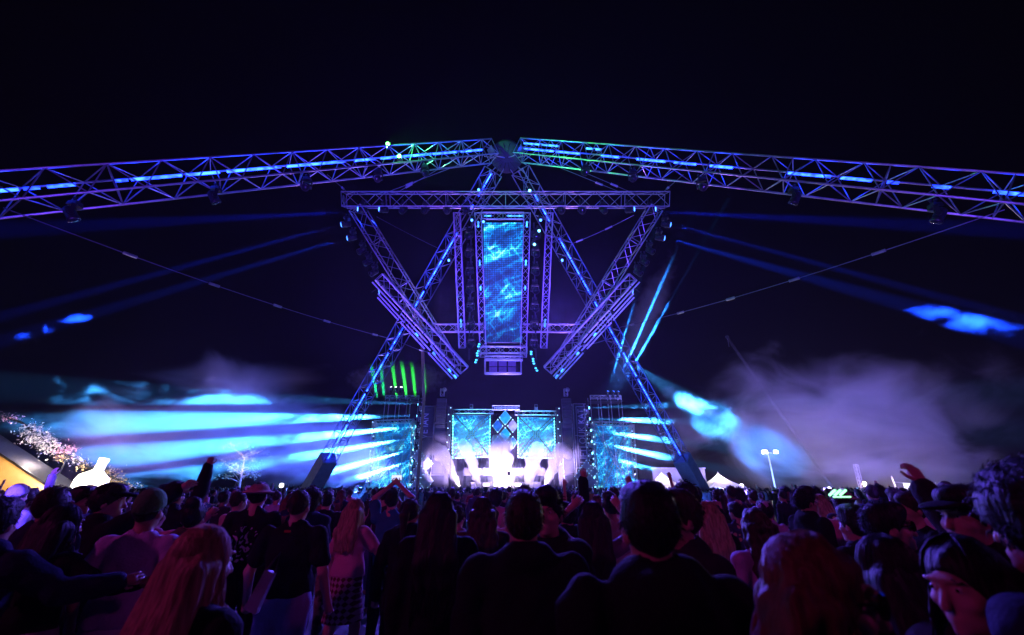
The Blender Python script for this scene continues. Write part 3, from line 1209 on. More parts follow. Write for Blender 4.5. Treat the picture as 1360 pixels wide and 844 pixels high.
# low diamond panels at both wings
LOWD = [(556, 606, 9), (566, 616, 9), (556, 627, 10), (566, 639, 11), (553, 646, 9), (779, 622, 9), (772, 633, 10), (783, 640, 10), (774, 648, 9), (787, 626, 8)]
lown = ['upper outer', 'upper inner', 'middle', 'lower inner', 'lowest', 'upper', 'inner', 'outer', 'lowest', 'outermost']
for (px, py, r), nm in zip(LOWD, lown):
    c = Q(px, py, -1.5)
    s = r / F * SY
    sd = 'left' if px < 670 else 'right'
    rt = empty('diamond_tile', c, nm + ' pale diamond tile stacked at the foot of the ' + sd + ' wing of the stage', 'tile', 'diamond tiles at the ' + sd + ' wing')
    q = Matrix.Rotation(RND.uniform(-.4, .4), 3, 'Z')
    pts = [q @ Vector((0, 0, -s)), q @ Vector((s * .9, 0, 0)), q @ Vector((0, 0, s)), q @ Vector((-s * .9, 0, 0))]
    MB().slab(pts, .1).build('face', mat('pale tile', (.55, .58, .66), .6, 0, .3, 1.5), rt)
    m = MB()
    for i in range(4):
        for t in (0, .33, .66):
            m.box(pts[i] + (pts[(i + 1) % 4] - pts[i]) * t + q @ Vector((0, -.1, 0)), (.06, .05, .06))
    m.build('rim_pixels', PIX, rt)


# towers: lettered banner towers, line array towers and pixel columns
def tower(px0, px1, pyt, dy, label, cat, m_, name='tower', depth=1.6):
    a, b = Q(px0, pyt, dy), Q(px1, pyt, dy)
    rt = empty(name, ((a.x + b.x) / 2, a.y, 0), label, cat)
    wd, h = b.x - a.x, a.z
    MB().box((0, .0, h / 2), (wd, depth, h)).build('cladding', m_, rt)
    m = MB()
    for s in (-1, 1):
        m.tube((s * wd / 2, -depth / 2, 0), (s * wd / 2, -depth / 2, h), .06)
        m.tube((s * wd / 2, depth / 2, 0), (s * wd / 2, depth / 2, h + .3), .06)
    for z in (0.02, .33, .66, 1):
        m.tube((-wd / 2, -depth / 2, h * z), (wd / 2, -depth / 2, h * z), .045)
    m.build('corner_posts', ALU, rt)
    return rt, wd, h


rt, wd, h = tower(561.5, 579, 541, 1.2, 'dark banner tower left of the stage with pale upright lettering', 'tower', BANNER, 'banner_tower')
text('VE IAN', 1.35, LETTER, rt, (-.25, -.83, h * .78), (math.pi / 2, -math.pi / 2, 0), sx=.85)
rt, wd, h = tower(760, 777.5, 538, 1.2, 'dark banner tower right of the stage with tall pale upright lettering', 'tower', BANNER, 'banner_tower')
text('LIFTLOUK KAT', 1.35, LETTER, rt, (.15, -.83, h * .66), (math.pi / 2, -math.pi / 2, 0), sx=.8)
m = MB()
for a_, b_ in (((-.55, -.82, h * .33), (.85, -.82, h * .33)), ((.85, -.82, h * .33), (.85, -.82, h * .97)), ((.85, -.82, h * .97), (-.55, -.82, h * .97)), ((-.55, -.82, h * .97), (-.55, -.82, h * .33))):
    m.tube(a_, b_, .035, n=4)
m.build('letter_border', LETTER, rt)

for px0, px1, sd in ((578, 596, 'left'), (745, 759, 'right')):
    rt, wd, h = tower(px0, px1, 563, .5, 'short dark tower under the hanging speakers on the ' + sd + ' of the stage', 'tower', CLOTH_STAGE, 'speaker_tower')
    m = MB()
    m.box((0, -.83, h * .62), (wd * .8, .08, h * .55))
    m.build('grille', mat('speaker grille', (.05, .05, .06), .6, .2, .4, 8), rt)
    cx = (px0 + px1) / 2
    top = Q(cx, 532, -.6)
    rt = empty('line_array', top, 'hanging column of curved line array speakers on the ' + sd + ' of the stage', 'speakers', 'line arrays beside the stage')
    ang = 0.0
    z = 0.
    y = 0.
    for i in range(9):
        m = MB()
        ang = -.05 + .02 * i * i * .35
        m.box((0, y, z), (1.3, .75, .4), Matrix.Rotation(ang * .8, 3, 'X'), .97)
        m.build('speaker_box', mat('speaker paint', (.035, .035, .04), .5), rt)
        z -= .43 * math.cos(ang * .8)
        y += .43 * math.sin(ang * .8)
    m = MB().truss((0, 0, .6), (0, 0, 1.6), .5, r=.04, rd=.025, up=(0, 1, 0))
    m.lathe([(.2, -.2), (.32, 0), (.2, .2)], (.25, 0, 1.5), Matrix.Rotation(math.pi / 2, 3, 'X'), 10)
    m.build('hoist', ALU, rt)

for px, pyt, sd in ((598, 540, 'left'), (741, 541, 'right')):
    a = Q(px, pyt, -.4)
    rt = empty('pixel_column', (a.x, a.y, 0), 'slim dark column dotted with tiny white lights ' + sd + ' of the square screens', 'column', 'pixel dotted columns')
    MB().box((0, 0, a.z / 2), (.55, .5, a.z)).build('post', DARKM, rt)
    m = MB()
    for i in range(9):
        m.box(((-1) ** i * .12, -.28, a.z * (.98 - .075 * i)), (.11, .06, .11))
    m.build('pixel_dots', PIX, rt)
    cable('feed_cable', Vector((a.x, a.y, a.z)), Q(px + (9 if sd == 'left' else -9), 553, .3), .5, .03, 'drooping feed cable from the ' + sd + ' pixel column to the square screen', 'feed cables on stage', 0)

# lamp columns at the two wings: eight cyan beam lamps each
LYS = [537, 552, 566, 581, 596, 611, 627, 643]
LXS = [558, 556.5, 555, 553.5, 552, 550, 548.5, 547]
TGT = [(400, 531, 56), (400, 556, 56), (400, 582, 56), (400, 607, 56), (400, 637, 56), (440, 646, 53), (490, 646, 56), (530, 652, 58)]
ordn8 = ['topmost', 'second', 'third', 'fourth', 'fifth', 'sixth', 'seventh', 'lowest']
RXS = [780, 781, 782.5, 783.5, 784.5, 785.5, 787, 788]
RYS = [541.5, 556, 571, 585.5, 601, 616, 632.5, 646]
RT = [(900, 538, 52), (900, 560, 52), (900, 587, 52), (900, 611, 52), (900, 634, 52), (900, 663, 53), (860, 668, 55), (830, 668, 57)]
for s, xs, ys, tg, sd in ((-1, LXS, LYS, TGT, 'left'), (1, RXS, RYS, RT, 'right')):
    t0 = Q(xs[0] - s * 2.5, ys[0] - 4, .2)
    rt = empty('lamp_mast', (t0.x, t0.y, 0), 'dark mast at the ' + sd + ' wing carrying eight stacked cyan beam lamps', 'mast', 'lamp masts at the wings')
    MB().truss((0, 0, 0), (0, 0, t0.z), .5, r=.05, rd=.03, up=(0, 1, 0)).build('truss_frame', ALU, rt)
    MB().box((0, .28, t0.z / 2), (.6, .06, t0.z)).build('back_cloth', CLOTH_STAGE, rt)
    m = MB()
    for i in range(20):
        m.box((s * -.1 + RND.uniform(-.2, .2), -.3, t0.z * (.1 + .88 * i / 20)), (.07, .05, .07))
    m.build('pixel_dots', PIX, rt)
    for x, y, t, nm in zip(xs, ys, tg, ordn8):
        loc = Vector((t0.x, t0.y - .55, Q(x, y).z))
        loc = Vector((Q(x, y, -.35).x, t0.y - .35, Q(x, y, -.35).z))
        aim = W(*t)
        d = (aim - loc).normalized()
        place_head(loc + Vector((0, 0, .1)), aim, nm + ' of the cyan beam lamps stacked on the mast at the ' + sd + ' wing', 'cyan beam lamps on the ' + sd + ' mast', CYL, 1.25)
        lamp(loc + d * .55, aim, 5.4 if s < 0 else 4.6, (1.7e7 if y < 575 else 1.3e7) if s < 0 else 9e6, CYAN, .13, .45)

# side frames with cyan mesh (behind the beams)
for (tl, tr, br, bl), sd in ((((499, 562), (551, 560), (548, 640), (493, 640)), 'left'), (((786, 563), (838, 565), (842, 640), (790, 640)), 'right')):
    p = [Q(*bl, 2), Q(*br, 2), Q(*tr, 2), Q(*tl, 2)]
    p[0].z = p[1].z = 0.6
    rt = empty('side_screen', p[0], 'square truss frame with pale cyan mesh screen at the ' + sd + ' wing behind the beams', 'screen', 'mesh screens at the wings')
    quad_screen('display', [q - p[0] for q in p], screen_mat('wing screen picture ' + sd, 1.5, 2.4, 2.4, 8.3 if sd == 'left' else 11.9, .4, 1), rt, .1, NY)
    m = MB()
    for k in (0, 1, 2, 3):
        a, b = p[k] - p[0] + Vector((0, -.5, 0)), p[(k + 1) % 4] - p[0] + Vector((0, -.5, 0))
        m.truss(a, b, .5, r=.05, rd=.03, up=(0, 1, 0))
    for a, b in ((0, 2), (1, 3)):
        m.truss(p[a] - p[0] + Vector((0, -.6, 0)), p[b] - p[0] + Vector((0, -.6, 0)), .35, r=.04, rd=.025, up=(0, 1, 0))
    m.build('truss_frame', ALU, rt)
    m = MB()
    for k in (1, 3):
        for j in range(10):
            m.box(p[k] + (p[(k + 1) % 4] - p[k]) * (j / 10) - p[0] + Vector((RND.uniform(-.2, .2), -.9, 0)), (.13, .05, .13))
    m.build('edge_pixels', PIX, rt)

# little scaffold platforms above the wings
for px0, px1, py, sd in ((512, 556, 530, 'left'), (784, 825, 530, 'right')):
    a, b = Q(px0, py, 1), Q(px1, py, 1)
    rt = empty('roof_platform', Vector((a.x, a.y, 0)), 'small railed scaffold platform high above the ' + sd + ' wing', 'scaffold', 'platforms above the wings')
    m = MB()
    for f in (0, .33, .66, 1):
        q = a + (b - a) * f
        m.tube((q.x - a.x, 0, 0), (q.x - a.x, 0, q.z + .5), .05)
        m.tube((q.x - a.x, 2, 0), (q.x - a.x, 2, q.z + .5), .05)
    for z in (0, .25, .5):
        m.tube((0, 0, a.z + z), (b.x - a.x, 0, b.z + z), .045)
    for f in range(6):
        m.tube(((b.x - a.x) * f / 6, 0, a.z), ((b.x - a.x) * (f + 1) / 6, 0, a.z + .5), .03)
    m.build('railing', ALU, rt)
    MB().box(((b.x - a.x) / 2, 1, a.z - .3), (b.x - a.x + .4, 2.4, .1)).build('deck_board', DARKM, rt)
for i, (px, tx, ty) in enumerate(((807, 861, 335), (814, 897, 335), (820, 926, 337))):
    nm = ('left', 'middle', 'right')[i]
    loc = Q(px, 523.5, .6)
    aim = W(tx, ty, 56)
    place_head(loc, aim, nm + ' of three upward blue beam lamps on the right roof platform', 'upward lamps on the right roof platform', BLUEL, 1.1, up=False)
    d = (aim - loc).normalized()
    lamp(loc + d * .45, aim, 1.0, 6e7, (.015, .2, 1), .16, .25)
for i, (px, tx, ty) in enumerate(((520, 470, 350), (526, 505, 400), (533, 528, 440))):
    nm = ('left', 'middle', 'right')[i]
    loc = Q(px, 518, .6)
    aim = W(tx, ty, 56)
    place_head(loc, aim, nm + ' of three upward white lamps on the left roof platform', 'upward lamps on the left roof platform', WHITEL, 1.1, up=False)
    lamp(loc + (aim - loc).normalized() * .45, aim, 1.2, 9e4, (.04, .1, 1), .16, .4)

# green beams: lasers shooting up behind the left wing into a thin patch of smoke
GX = [(491, 501, .9), (505, 510, .6), (520, 527, .9), (533, 540, 1.1), (546, 552, .7), (562, 565, .45)]
blob('green_lit_smoke', W(527, 504, 64), (8.0, 2.4, 2.9), vol_mat('thin smoke sheet', .2, noise=1.2, soft=.12, lo=.0, hi=.6, bias=.35, detail=3), 'thin sheet of smoke lit green above the left wing', 'smoke')
_a, _b = Q(812, 520), W(895, 340, 56)
_o = blob('beam_smoke', (_a + _b) / 2, (7.5, 2.6, (_b - _a).length * .6), vol_mat('thin beam smoke', .1, noise=.5, soft=.3, lo=.25, hi=.75, bias=.2, detail=2), 'thin wisps of smoke around the three upward blue beams', 'smoke')
_o.rotation_euler = (_b - _a).to_track_quat('Z', 'Y').to_euler()
for i, (xt, xb, k) in enumerate(GX):
    top = W(xt, 476, 64)
    d = (W(xb, 528, 64) - top)
    src = top + d * 2.0
    rt = empty('green_lamp', src, ('first', 'second', 'third', 'fourth', 'fifth', 'last')[i] + ' from the left of the green lamps shooting up behind the left wing', 'lamp', 'green lamps behind the left wing')
    MB().box((0, 0, -.2), (.4, .4, .3)).build('housing', BLACKP, rt)
    MB().lathe([(.05, 0), (.15, .01), (.05, .03)], (0, 0, -.05)).build('lens', mat('green lens', (.1, .2, .1), emit=(.1, 1, .1), es=12), rt)
    lamp(src + (top - src).normalized() * .25, top, 3.2, 6e5 * k, (.03, 1, .06) if i > 1 else (.01, .75, .22), .05, .05)

# ------------------------------------------------------------------ white smoke jets on stage
def billow(name, path, label, dens, seed, lam=(1, 1, 1)):
    """a lumpy plume grown from spheres along a path, one closed surface"""
    rg = random.Random(seed)
    prims = []
    P = [(Q(px, py, dy), r / F * SY) for px, py, r, dy in path]
    for (a, ra), (b, rb) in zip(P[:-1], P[1:]):
        nn = max(2, int((b - a).length / (.42 * min(ra, rb) + .12)))
        for i in range(nn):
            t = i / nn
            r = ra + (rb - ra) * t
            c = a + (b - a) * t
            prims.append((c, r * .8))
            for _ in range(2):
                o = Vector((rg.gauss(0, 1), rg.gauss(0, 1), rg.gauss(0, 1))).normalized()
                prims.append((c + o * r * .6, r * rg.uniform(.35, .6)))
    lo = Vector([min(c[i] - r for c, r in prims) - .3 for i in range(3)])
    hi = Vector([max(c[i] + r for c, r in prims) + .3 for i in range(3)])
    V, Fc = sdf_mesh([('ell', tuple(c), (r, r, r), None, .18) for c, r in prims], lo, hi, .13, noise=(.1, 2.4, seed))
    o = mesh_np(name, V - np.array(lo), Fc)
    ob = bpy.data.objects.new(name, o)
    C.objects.link(ob)
    ob.location = lo
    o.materials.append(vol_mat('jet smoke', dens, (.97, .95, .98), .25))
    tag(ob, label, 'smoke jet', 'white smoke jets on the stage')
    return ob


JETS = [('left outer white smoke jet leaning left with a wide billowing head', [(610, 652, 2.2, -2), (604, 636, 4.5, -2), (596, 618, 8, -2), (588, 604, 10.5, -2), (580, 597, 10, -1.5), (569, 590, 9, -1.5), (564, 602, 9, -1.5), (560, 611, 6, -1.5)]),
        ('left inner white smoke jet rising almost straight with a leaning top', [(637, 652, 2.5, -1), (632, 630, 6, -1), (626, 612, 8.5, -1), (619, 596, 9.5, -1), (611, 586, 8, -1)]),
        ('broad central white smoke plume, tallest and brightest of the jets', [(668, 655, 9, -1), (668, 635, 15, -1), (664, 616, 17, -1), (662, 600, 15.5, -1), (668, 589, 12, -1), (660, 585, 8, -1), (678, 586, 7, -1)]),
        ('right inner white smoke jet rising straight in front of the right square screen', [(700, 655, 4, -1), (704, 632, 8, -1), (709, 612, 11, -1), (713, 597, 10, -1), (716, 591, 8, -1)]),
        ('right outer white smoke jet leaning right with a round billowing head', [(724, 652, 2.2, -2), (730, 632, 5.5, -2), (737, 613, 9, -2), (744, 599, 11, -2), (752, 600, 9, -2), (757, 608, 6, -2)])]
for i, (lab, path) in enumerate(JETS):
    billow('smoke_jet', path, lab, (1.2, 1.1, .8, 1.1, 1.2)[i], 3 + i)
blob('stage_fog', Q(668, 634, -1.4), (9.6, 2.4, 2.5), vol_mat('stage fog', .09, noise=.7, soft=.15, lo=.2, hi=.75, bias=.15, detail=4, step=.5), 'low white fog spreading over the booth between the smoke jets', 'fog')
# white lamps at the foot of the jets
for i, (px, tx, ty, pw) in enumerate(((612, 586, 590, 5e3), (638, 618, 585, 4.5e3), (655, 652, 575, 6e3), (680, 684, 575, 6e3), (699, 712, 585, 4.5e3), (722, 748, 590, 5e3))):
    nm = ('first', 'second', 'third', 'fourth', 'fifth', 'last')[i]
    a = Q(px, 655, -2.2)
    place_head(a, Q(tx, ty, -1.2), nm + ' from the left of the white lamps at the foot of the smoke jets', 'white lamps at the foot of the jets', WHITEL, 1., up=False)
    lamp(a + Vector((0, 0, .6)), Q(tx, ty, -1.2), 42, pw, (1, .84, .98), .2, .6)
# unseen floods added before the stage to light the jets an even lilac
for px, tx, ty, pw in ((600, 592, 615, 1.1e4), (630, 626, 618, 1.6e4), (665, 666, 618, 2.6e4), (706, 707, 618, 1.6e4), (738, 738, 615, 1.1e4)):
    lamp(Q(px, 643, -11), Q(tx, ty, -1.2), 34, pw * 7, (.58, .42, 1), .3, .8)
# bright white wash lamps on the booth, facing the crowd
for i, px in enumerate((646, 660, 674, 688)):
    a = Q(px, 644, 1.2)
    rt = empty('wash_light', a, ('first', 'second', 'third', 'fourth')[i] + ' glaring white wash light standing before the booth counted from the left', 'wash light', 'white wash lights on stage')
    MB().box((0, 0, 0), (.9, .25, .42)).build('housing', BLACKP, rt)
    MB().box((0, -.15, 0), (.82, .06, .34)).build('lamp_face', mat('white wash face', (.5, .5, .5), emit=(1, .88, 1), es=4), rt)
point(Q(672, 640, .3), 1.2e3, (1, .8, .98), .6)

# ------------------------------------------------------------------ drifting smoke
CL = vol_mat('drifting smoke left', .06, noise=.19, soft=.1, lo=.4, hi=.66, stretch=(.75, 1, 1.8), bias=.23, detail=8, step=.22)
blob('smoke_cloud', W(265, 572, 51), (34, 10, 9.8), CL, 'large bank of cyan lit smoke drifting across the left behind the crowd', group=None)
CR = vol_mat('drifting smoke right', .1, noise=.1, soft=.1, lo=.41, hi=.72, stretch=(1, 1, 1.5), bias=.13, detail=8, step=.22)
blob('smoke_haze', W(330, 508, 60), (24, 8, 8.5), CR, 'faint violet smoke hanging above the cyan bank on the left')
blob('smoke_haze', W(1150, 568, 58), (48, 12, 20), CR, 'tall drifts of dim violet smoke filling the sky on the right')
CM = vol_mat('wing smoke', .07, noise=.3, soft=.2, lo=.38, hi=.68, stretch=(1, 1, 1.6), bias=.14, step=.4)
blob('smoke_bank', W(856, 592, 55), (8.5, 5, 7.), CM, 'low bank of cyan lit smoke at the foot of the right truss leg')
CN = vol_mat('mast smoke', .08, noise=.35, soft=.2, lo=.3, hi=.7, stretch=(1, 1, 1.6), bias=.2, step=.4)
blob('smoke_bank', W(468, 592, 56.5), (12.5, 4.5, 7.2), CN, 'low bank of cyan lit smoke at the foot of the left lamp mast')
CB = vol_mat('bright drift', .2, noise=.42, soft=.1, lo=.42, hi=.74, bias=.12, detail=8, step=.25)
a, b = W(806, 470, 46), W(1020, 592, 53)
ob = blob('smoke_streak', (a + b) / 2, (12.4, 2.6, 2.3), CB, 'bright cyan slanting streak of smoke beside the right truss leg', rot=math.atan2(a.z - b.z, b.x - a.x))
CC = vol_mat('blue drift', .1, noise=.8, soft=.05, lo=.42, hi=.66, bias=.08, detail=8, step=.35)
blob('smoke_puff', W(1285, 424, 21), (5.0, 2.2, 1.7), CC, 'bright blue cloud of smoke floating at the right edge', rot=.2)
blob('smoke_puff', W(30, 448, 21), (2.6, 1.5, .8), CC, 'dim blue smoke puff at the left edge', rot=-.25)
blob('smoke_puff', W(104, 424, 21), (1.5, 1.2, .5), CC, 'small blue smoke puff right beside the left edge puff', rot=-.12)

# ------------------------------------------------------------------ light of the show
def RL(px, py):
    return RG(px, py, .2)


def rlamp(a, b, *k):
    lamp(a + (Vector(b) - a).normalized() * .6, b, *k)


for s in (-1, 1):
    fx = (lambda p: p) if s < 0 else (lambda p: 1345 - p)
    rlamp(RL(fx(482), 281), W(fx(0), 306, 19), 3.6, 2e7, (.004, .02, 1), .1, .5)
    rlamp(RL(fx(459), 296), W(fx(150), 380, 19), 1.9, 1.5e7, (.006, .035, 1), .1, .5)
    rlamp(RL(fx(467), 314), W(fx(100), 424, 21) if s < 0 else W(1290, 430, 21), 3. if s < 0 else 4.2, 9e6 if s < 0 else 1.0e7, (.005, .045, 1), .1, .5)
rlamp(RL(643, 294), W(480, 297, 24), 5, 6e5, (.005, .03, 1), .1, .5)
# a lamp added on the right leg to light the bright streak
_p = on_leg(482, 1) + Vector((.6, 1.0, .2))
place_head(_p, W(930, 545, 50), 'cyan lamp added on the right truss leg to light the bright streak of smoke', 'lamps added on the truss legs', CYL, 1.2)
_d = (W(915, 536, 49.5) - _p).normalized()
lamp(_p + _d * .6, W(915, 536, 49.5), 11, 6e6, (.045, .36, 1), .15, .6)
lamp(_p + _d * .6, W(1000, 590, 55), 12, 2.6e6, (.03, .25, 1), .15, .7)
# violet floods added near the ground to light up the drifting smoke
for px, tx, ty, pw in ((975, 1000, 560, 9e4), (1075, 1090, 540, 9e4), (1170, 1180, 530, 6e4), (1275, 1270, 540, 4.5e4)):
    lamp(W(px, 650, 40), W(tx, ty, 60), 120, pw * .85, (.25, .19, 1), .5, .9)
lamp(Q(560, 655, -2), W(220, 560, 50), 64, 4e5, (.07, .13, 1), .5, .9)
lamp(W(60, 655, 52), W(220, 560, 52), 90, 1.6e4, (.4, .22, 1), .5, .9)
# violet and blue floods added out of sight in the crowd to brighten the trusses
for i, (p, t, a, pw, c) in enumerate(((Vector((-6, 4, 1.0)), RG(590, 370), 48, 1.9e4, (.1, .045, 1)), (Vector((6, 4, 1.0)), RG(760, 370), 48, 1.9e4, (.1, .045, 1)),
                                     (Vector((-9, 6, 1.0)), armL0 * .35 + armL1 * .65, 66, 9e3, (.16, .05, 1)), (Vector((9, 6, 1.0)), armR0 * .35 + armR1 * .65, 66, 9e3, (.16, .05, 1)),
                                     (W(590, 655, 50), RG(600, 400), 40, 6e3, (.6, .22, 1)), (W(760, 655, 50), RG(750, 400), 40, 6e3, (.6, .22, 1)),
                                     (Vector((-5, 16, 1)), on_leg(570, -1), 52, 1.1e4, (.05, .2, 1)), (Vector((5, 16, 1)), on_leg(580, 1), 52, 1.1e4, (.05, .2, 1)))):
    lamp(p, t, a, pw, c, .4, .8)
# wash over the stage towers
lamp(Q(672, 655, -9), Q(672, 560, 0), 120, 2.2e4, (.14, .1, 1), .5, .9)
# light on the crowd: violet blue wash from the rig, magenta wash from lamps over the mixing desk behind
lamp(RG(600, 420, .6), Vector((-5, 4, 1)), 95, 1.9e4, (.13, .07, 1), .5, .8)
lamp(RG(745, 420, .6), Vector((5, 4, 1)), 95, 1.9e4, (.13, .07, 1), .5, .8)
lamp(Q(672, 610, -3), Vector((0, 14, 1.5)), 60, 5e4, (.15, .1, 1), 1., .8)
lamp(Vector((-12, -3.5, 8)), Vector((-2.5, 7, 1)), 70, 1.05e3, (.9, .05, .6), .3, .8)
lamp(Vector((12, -3.5, 8)), Vector((3, 8, 1)), 70, 5.5e2, (.8, .05, .7), .3, .8)

# ================================================================== festival ground left and right
def lit_cloud_leaves(m, c, r, n, size, rg):
    for _ in range(n):
        p = Vector((rg.gauss(0, .5) * r[0], rg.gauss(0, .5) * r[1], rg.gauss(0, .5) * r[2])) + Vector(c)
        q = Matrix.Rotation(rg.uniform(0, 6.28), 3, Vector((rg.gauss(0, 1), rg.gauss(0, 1), rg.gauss(0, 1))).normalized())
        s = size * rg.uniform(.5, 1.4)
        o = len(m.v)
        m.v += [p + q @ Vector((-s, 0, 0)), p + q @ Vector((0, -s * .5, s * .1)), p + q @ Vector((s, 0, 0)), p + q @ Vector((0, s * .5, s * .1))]
        m.f.append((o, o + 1, o + 2, o + 3))


# yellow lit marquee at the far left
a = W(0, 652, 42)
x0, x1 = W(-120, 600, 42).x, W(74, 652, 42).x
zt = W(0, 604, 42).z
slope = (zt - 1.5) / (x1 - W(0, 604, 42).x)
zl = 1.5 + slope * (x1 - x0)
rt = empty('marquee', (x1, 42, 0), 'large yellow lit marquee with a long sloping gable at the left edge', 'marquee')
m = MB()
m.slab([(0, 0, 0), (0, 0, 1.7), (x0 - x1, 0, zl + .2), (x0 - x1, 0, 0)], -.08)
YEL = mat('yellow canvas', (.72, .5, .2), .8, 0, .22, .35, .2)
m.build('gable_wall', YEL, rt)
m = MB().slab([(.3, -.5, 1.5), (.3, 2.4, 1.5), (x0 - x1, 2.4, zl + .25), (x0 - x1, -.5, zl + .25)], .12)
m.build('roof', mat('dark roof canvas', (.025, .022, .03), .8), rt)
MB().tube((.3, -.5, 1.6), (x0 - x1, -.5, zl + .35), .1).build('edge_beam', DARKM, rt)
lamp(Vector((x1 - 12, 37, 5.5)), Vector((x1 - 9, 42, 2.)), 130, 1.3e3, (1, .55, .12), .4, .8)
lamp(Vector((x1 - 5, 38, 3.6)), Vector((x1 - 4, 42, 1.6)), 130, 5e2, (1, .55, .12), .4, .8)

# slanting garland of pale leaves and blossoms on poles, and a giant white bottle
gp = [W(2, 552, 46), W(30, 562, 46), W(60, 588, 46), W(90, 606, 46), W(120, 622, 46), W(150, 634, 46), W(188, 652, 46)]
rt = empty('flower_garland', gp[0], 'slanting floodlit garland of white and pink blossoms strung down to the bottle at the left', 'garland')
m = MB().path([p - gp[0] for p in gp], .12, 6)
m.build('beam', DARKM, rt)
rg = random.Random(5)
PETW, PETP, PETO = mat('white blossoms', (.78, .7, .66), .8, 0, .2, 2), mat('pink blossoms', (.75, .36, .42), .8, 0, .3, 2), mat('amber leaves', (.6, .42, .16), .8, 0, .3, 2)
mw, mp_, mo = MB(), MB(), MB()
for i, (px, py, rx, rz, n, k) in enumerate(((6, 556, .7, .5, 40, 1), (22, 556, .6, .4, 40, 1), (38, 572, .9, .9, 160, 0), (48, 580, 1., .9, 200, 0), (60, 588, 1., .8, 200, 0), (72, 596, .9, .7, 150, 0), (84, 602, .9, .6, 90, 1), (94, 596, .6, .5, 60, 1), (86, 608, .8, .5, 60, 2), (104, 612, .8, .5, 60, 0), (112, 620, .9, .5, 70, 2), (146, 628, .9, .5, 70, 2), (156, 640, 1., .5, 120, 2), (170, 648, 1., .5, 90, 2), (178, 650, .7, .6, 60, 0), (76, 640, .7, .3, 50, 2))):
    lit_cloud_leaves((mw, mp_, mo)[k], W(px, py, 46) - gp[0], (rx, .8, rz), int(n * 1.6), .11, rg)
mw.build('white_blossoms', PETW, rt)
mp_.build('pink_blossoms', PETP, rt)
mo.build('amber_leaves', PETO, rt)
for px, py in ((4, 590), (38, 620), (90, 640), (130, 650)):
    pass
m = MB()
for i in (2, 3, 4, 5):
    p = gp[i] - gp[0]
    m.tube(p, (p.x - .6, p.y, -gp[0].z), .06)
m.build('pole', DARKM, rt)
point(W(50, 606, 43), 700, (1, .85, .75), .3)
lamp(W(75, 650, 40), W(62, 588, 46), 70, 9e3, (1, .8, .72), .3, .8)
lamp(W(150, 655, 41), W(150, 636, 46), 90, 2.5e3, (1, .7, .32), .3, .8)

bs = W(108, 660, 44)
bs.z = 0
rt = empty('bottle', bs, 'giant glowing white bottle standing in front of the slanting garland', 'inflatable bottle')
tl = Matrix.Rotation(R(13), 3, 'Y')
hb = (W(130, 608, 44) - bs).length
BOT = mat('glowing bottle skin', (.8, .78, .74), .5, 0, .05, 2, emit=(1, .93, .82), es=2.2)
MB().lathe([(1.25, 0), (1.32, .1), (1.32, hb * .52), (1.2, hb * .62), (.62, hb * .72), (.42, hb * .76)], (0, 0, 0), tl, 24).build('body', BOT, rt, True)
MB().lathe([(.4, hb * .755), (.38, hb * .93), (.36, hb * .94)], (0, 0, 0), tl, 20).build('neck', BOT, rt, True)
MB().lathe([(.42, hb * .925), (.42, hb), (.36, hb * 1.01)], (0, 0, 0), tl, 20).build('bottle_cap', BOT, rt, True)
point(bs + Vector((.6, -2.4, 1.6)), 500, (1, .9, .8), .4)


def tree(px, pyt, pyb, Y, wpx, label, seed, leaf, n=900, mtl=None):
    rg = random.Random(seed)
    top = W(px, pyt, Y)
    base = Vector((W(px, 650, Y).x, Y, 0))
    rt = empty('tree', base, label, 'tree')
    h = top.z
    rw = wpx / F * Y / 2
    m = MB()
    m.path([(0, 0, 0), (.1, 0, h * .25), (-.05, .05, h * .5), (.05, 0, h * .85)], [.2, .16, .11, .03], 7)
    ends = []
    for i in range(16):
        z = h * rg.uniform(.28, .75)
        a = rg.uniform(0, 6.28)
        L = rw * rg.uniform(.6, 1.0)
        e = Vector((math.cos(a) * L, math.sin(a) * L, z + L * rg.uniform(.1, .6)))
        m.path([(0, 0, z), e * .5 + Vector((0, 0, z * .5 + .1)), e], [.07, .05, .02], 5)
        ends.append(e)
    m.build('trunk', mat('bark', (.16, .11, .08), .9, 0, .3, 8, .4), rt)
    m = MB()
    for e in ends + [Vector((0, 0, h * .9))]:
        for _ in range(3):
            c = e + Vector((rg.gauss(0, .35), rg.gauss(0, .35), rg.gauss(0, .3)))
            lit_cloud_leaves(m, c, (.55, .55, .4), n // 50, leaf, rg)
    m.build('crown', mtl, rt)
    return rt


tree(316, 582, 650, 57, 46, 'sparse warm lit tree standing in the smoke behind the left crowd', 4, .16, 800, mat('tree leaves', (.1, .12, .05), .7, 0, .4, 1))
lamp(W(322, 655, 52), W(316, 600, 57), 40, 2.2e4, (1, .72, .45), .3, .8)
# low row of glowing stall lights far left-centre
TENTW = mat('white tent canvas', (.8, .78, .76), .8, 0, .06, 1.5, .15, trans=.45)


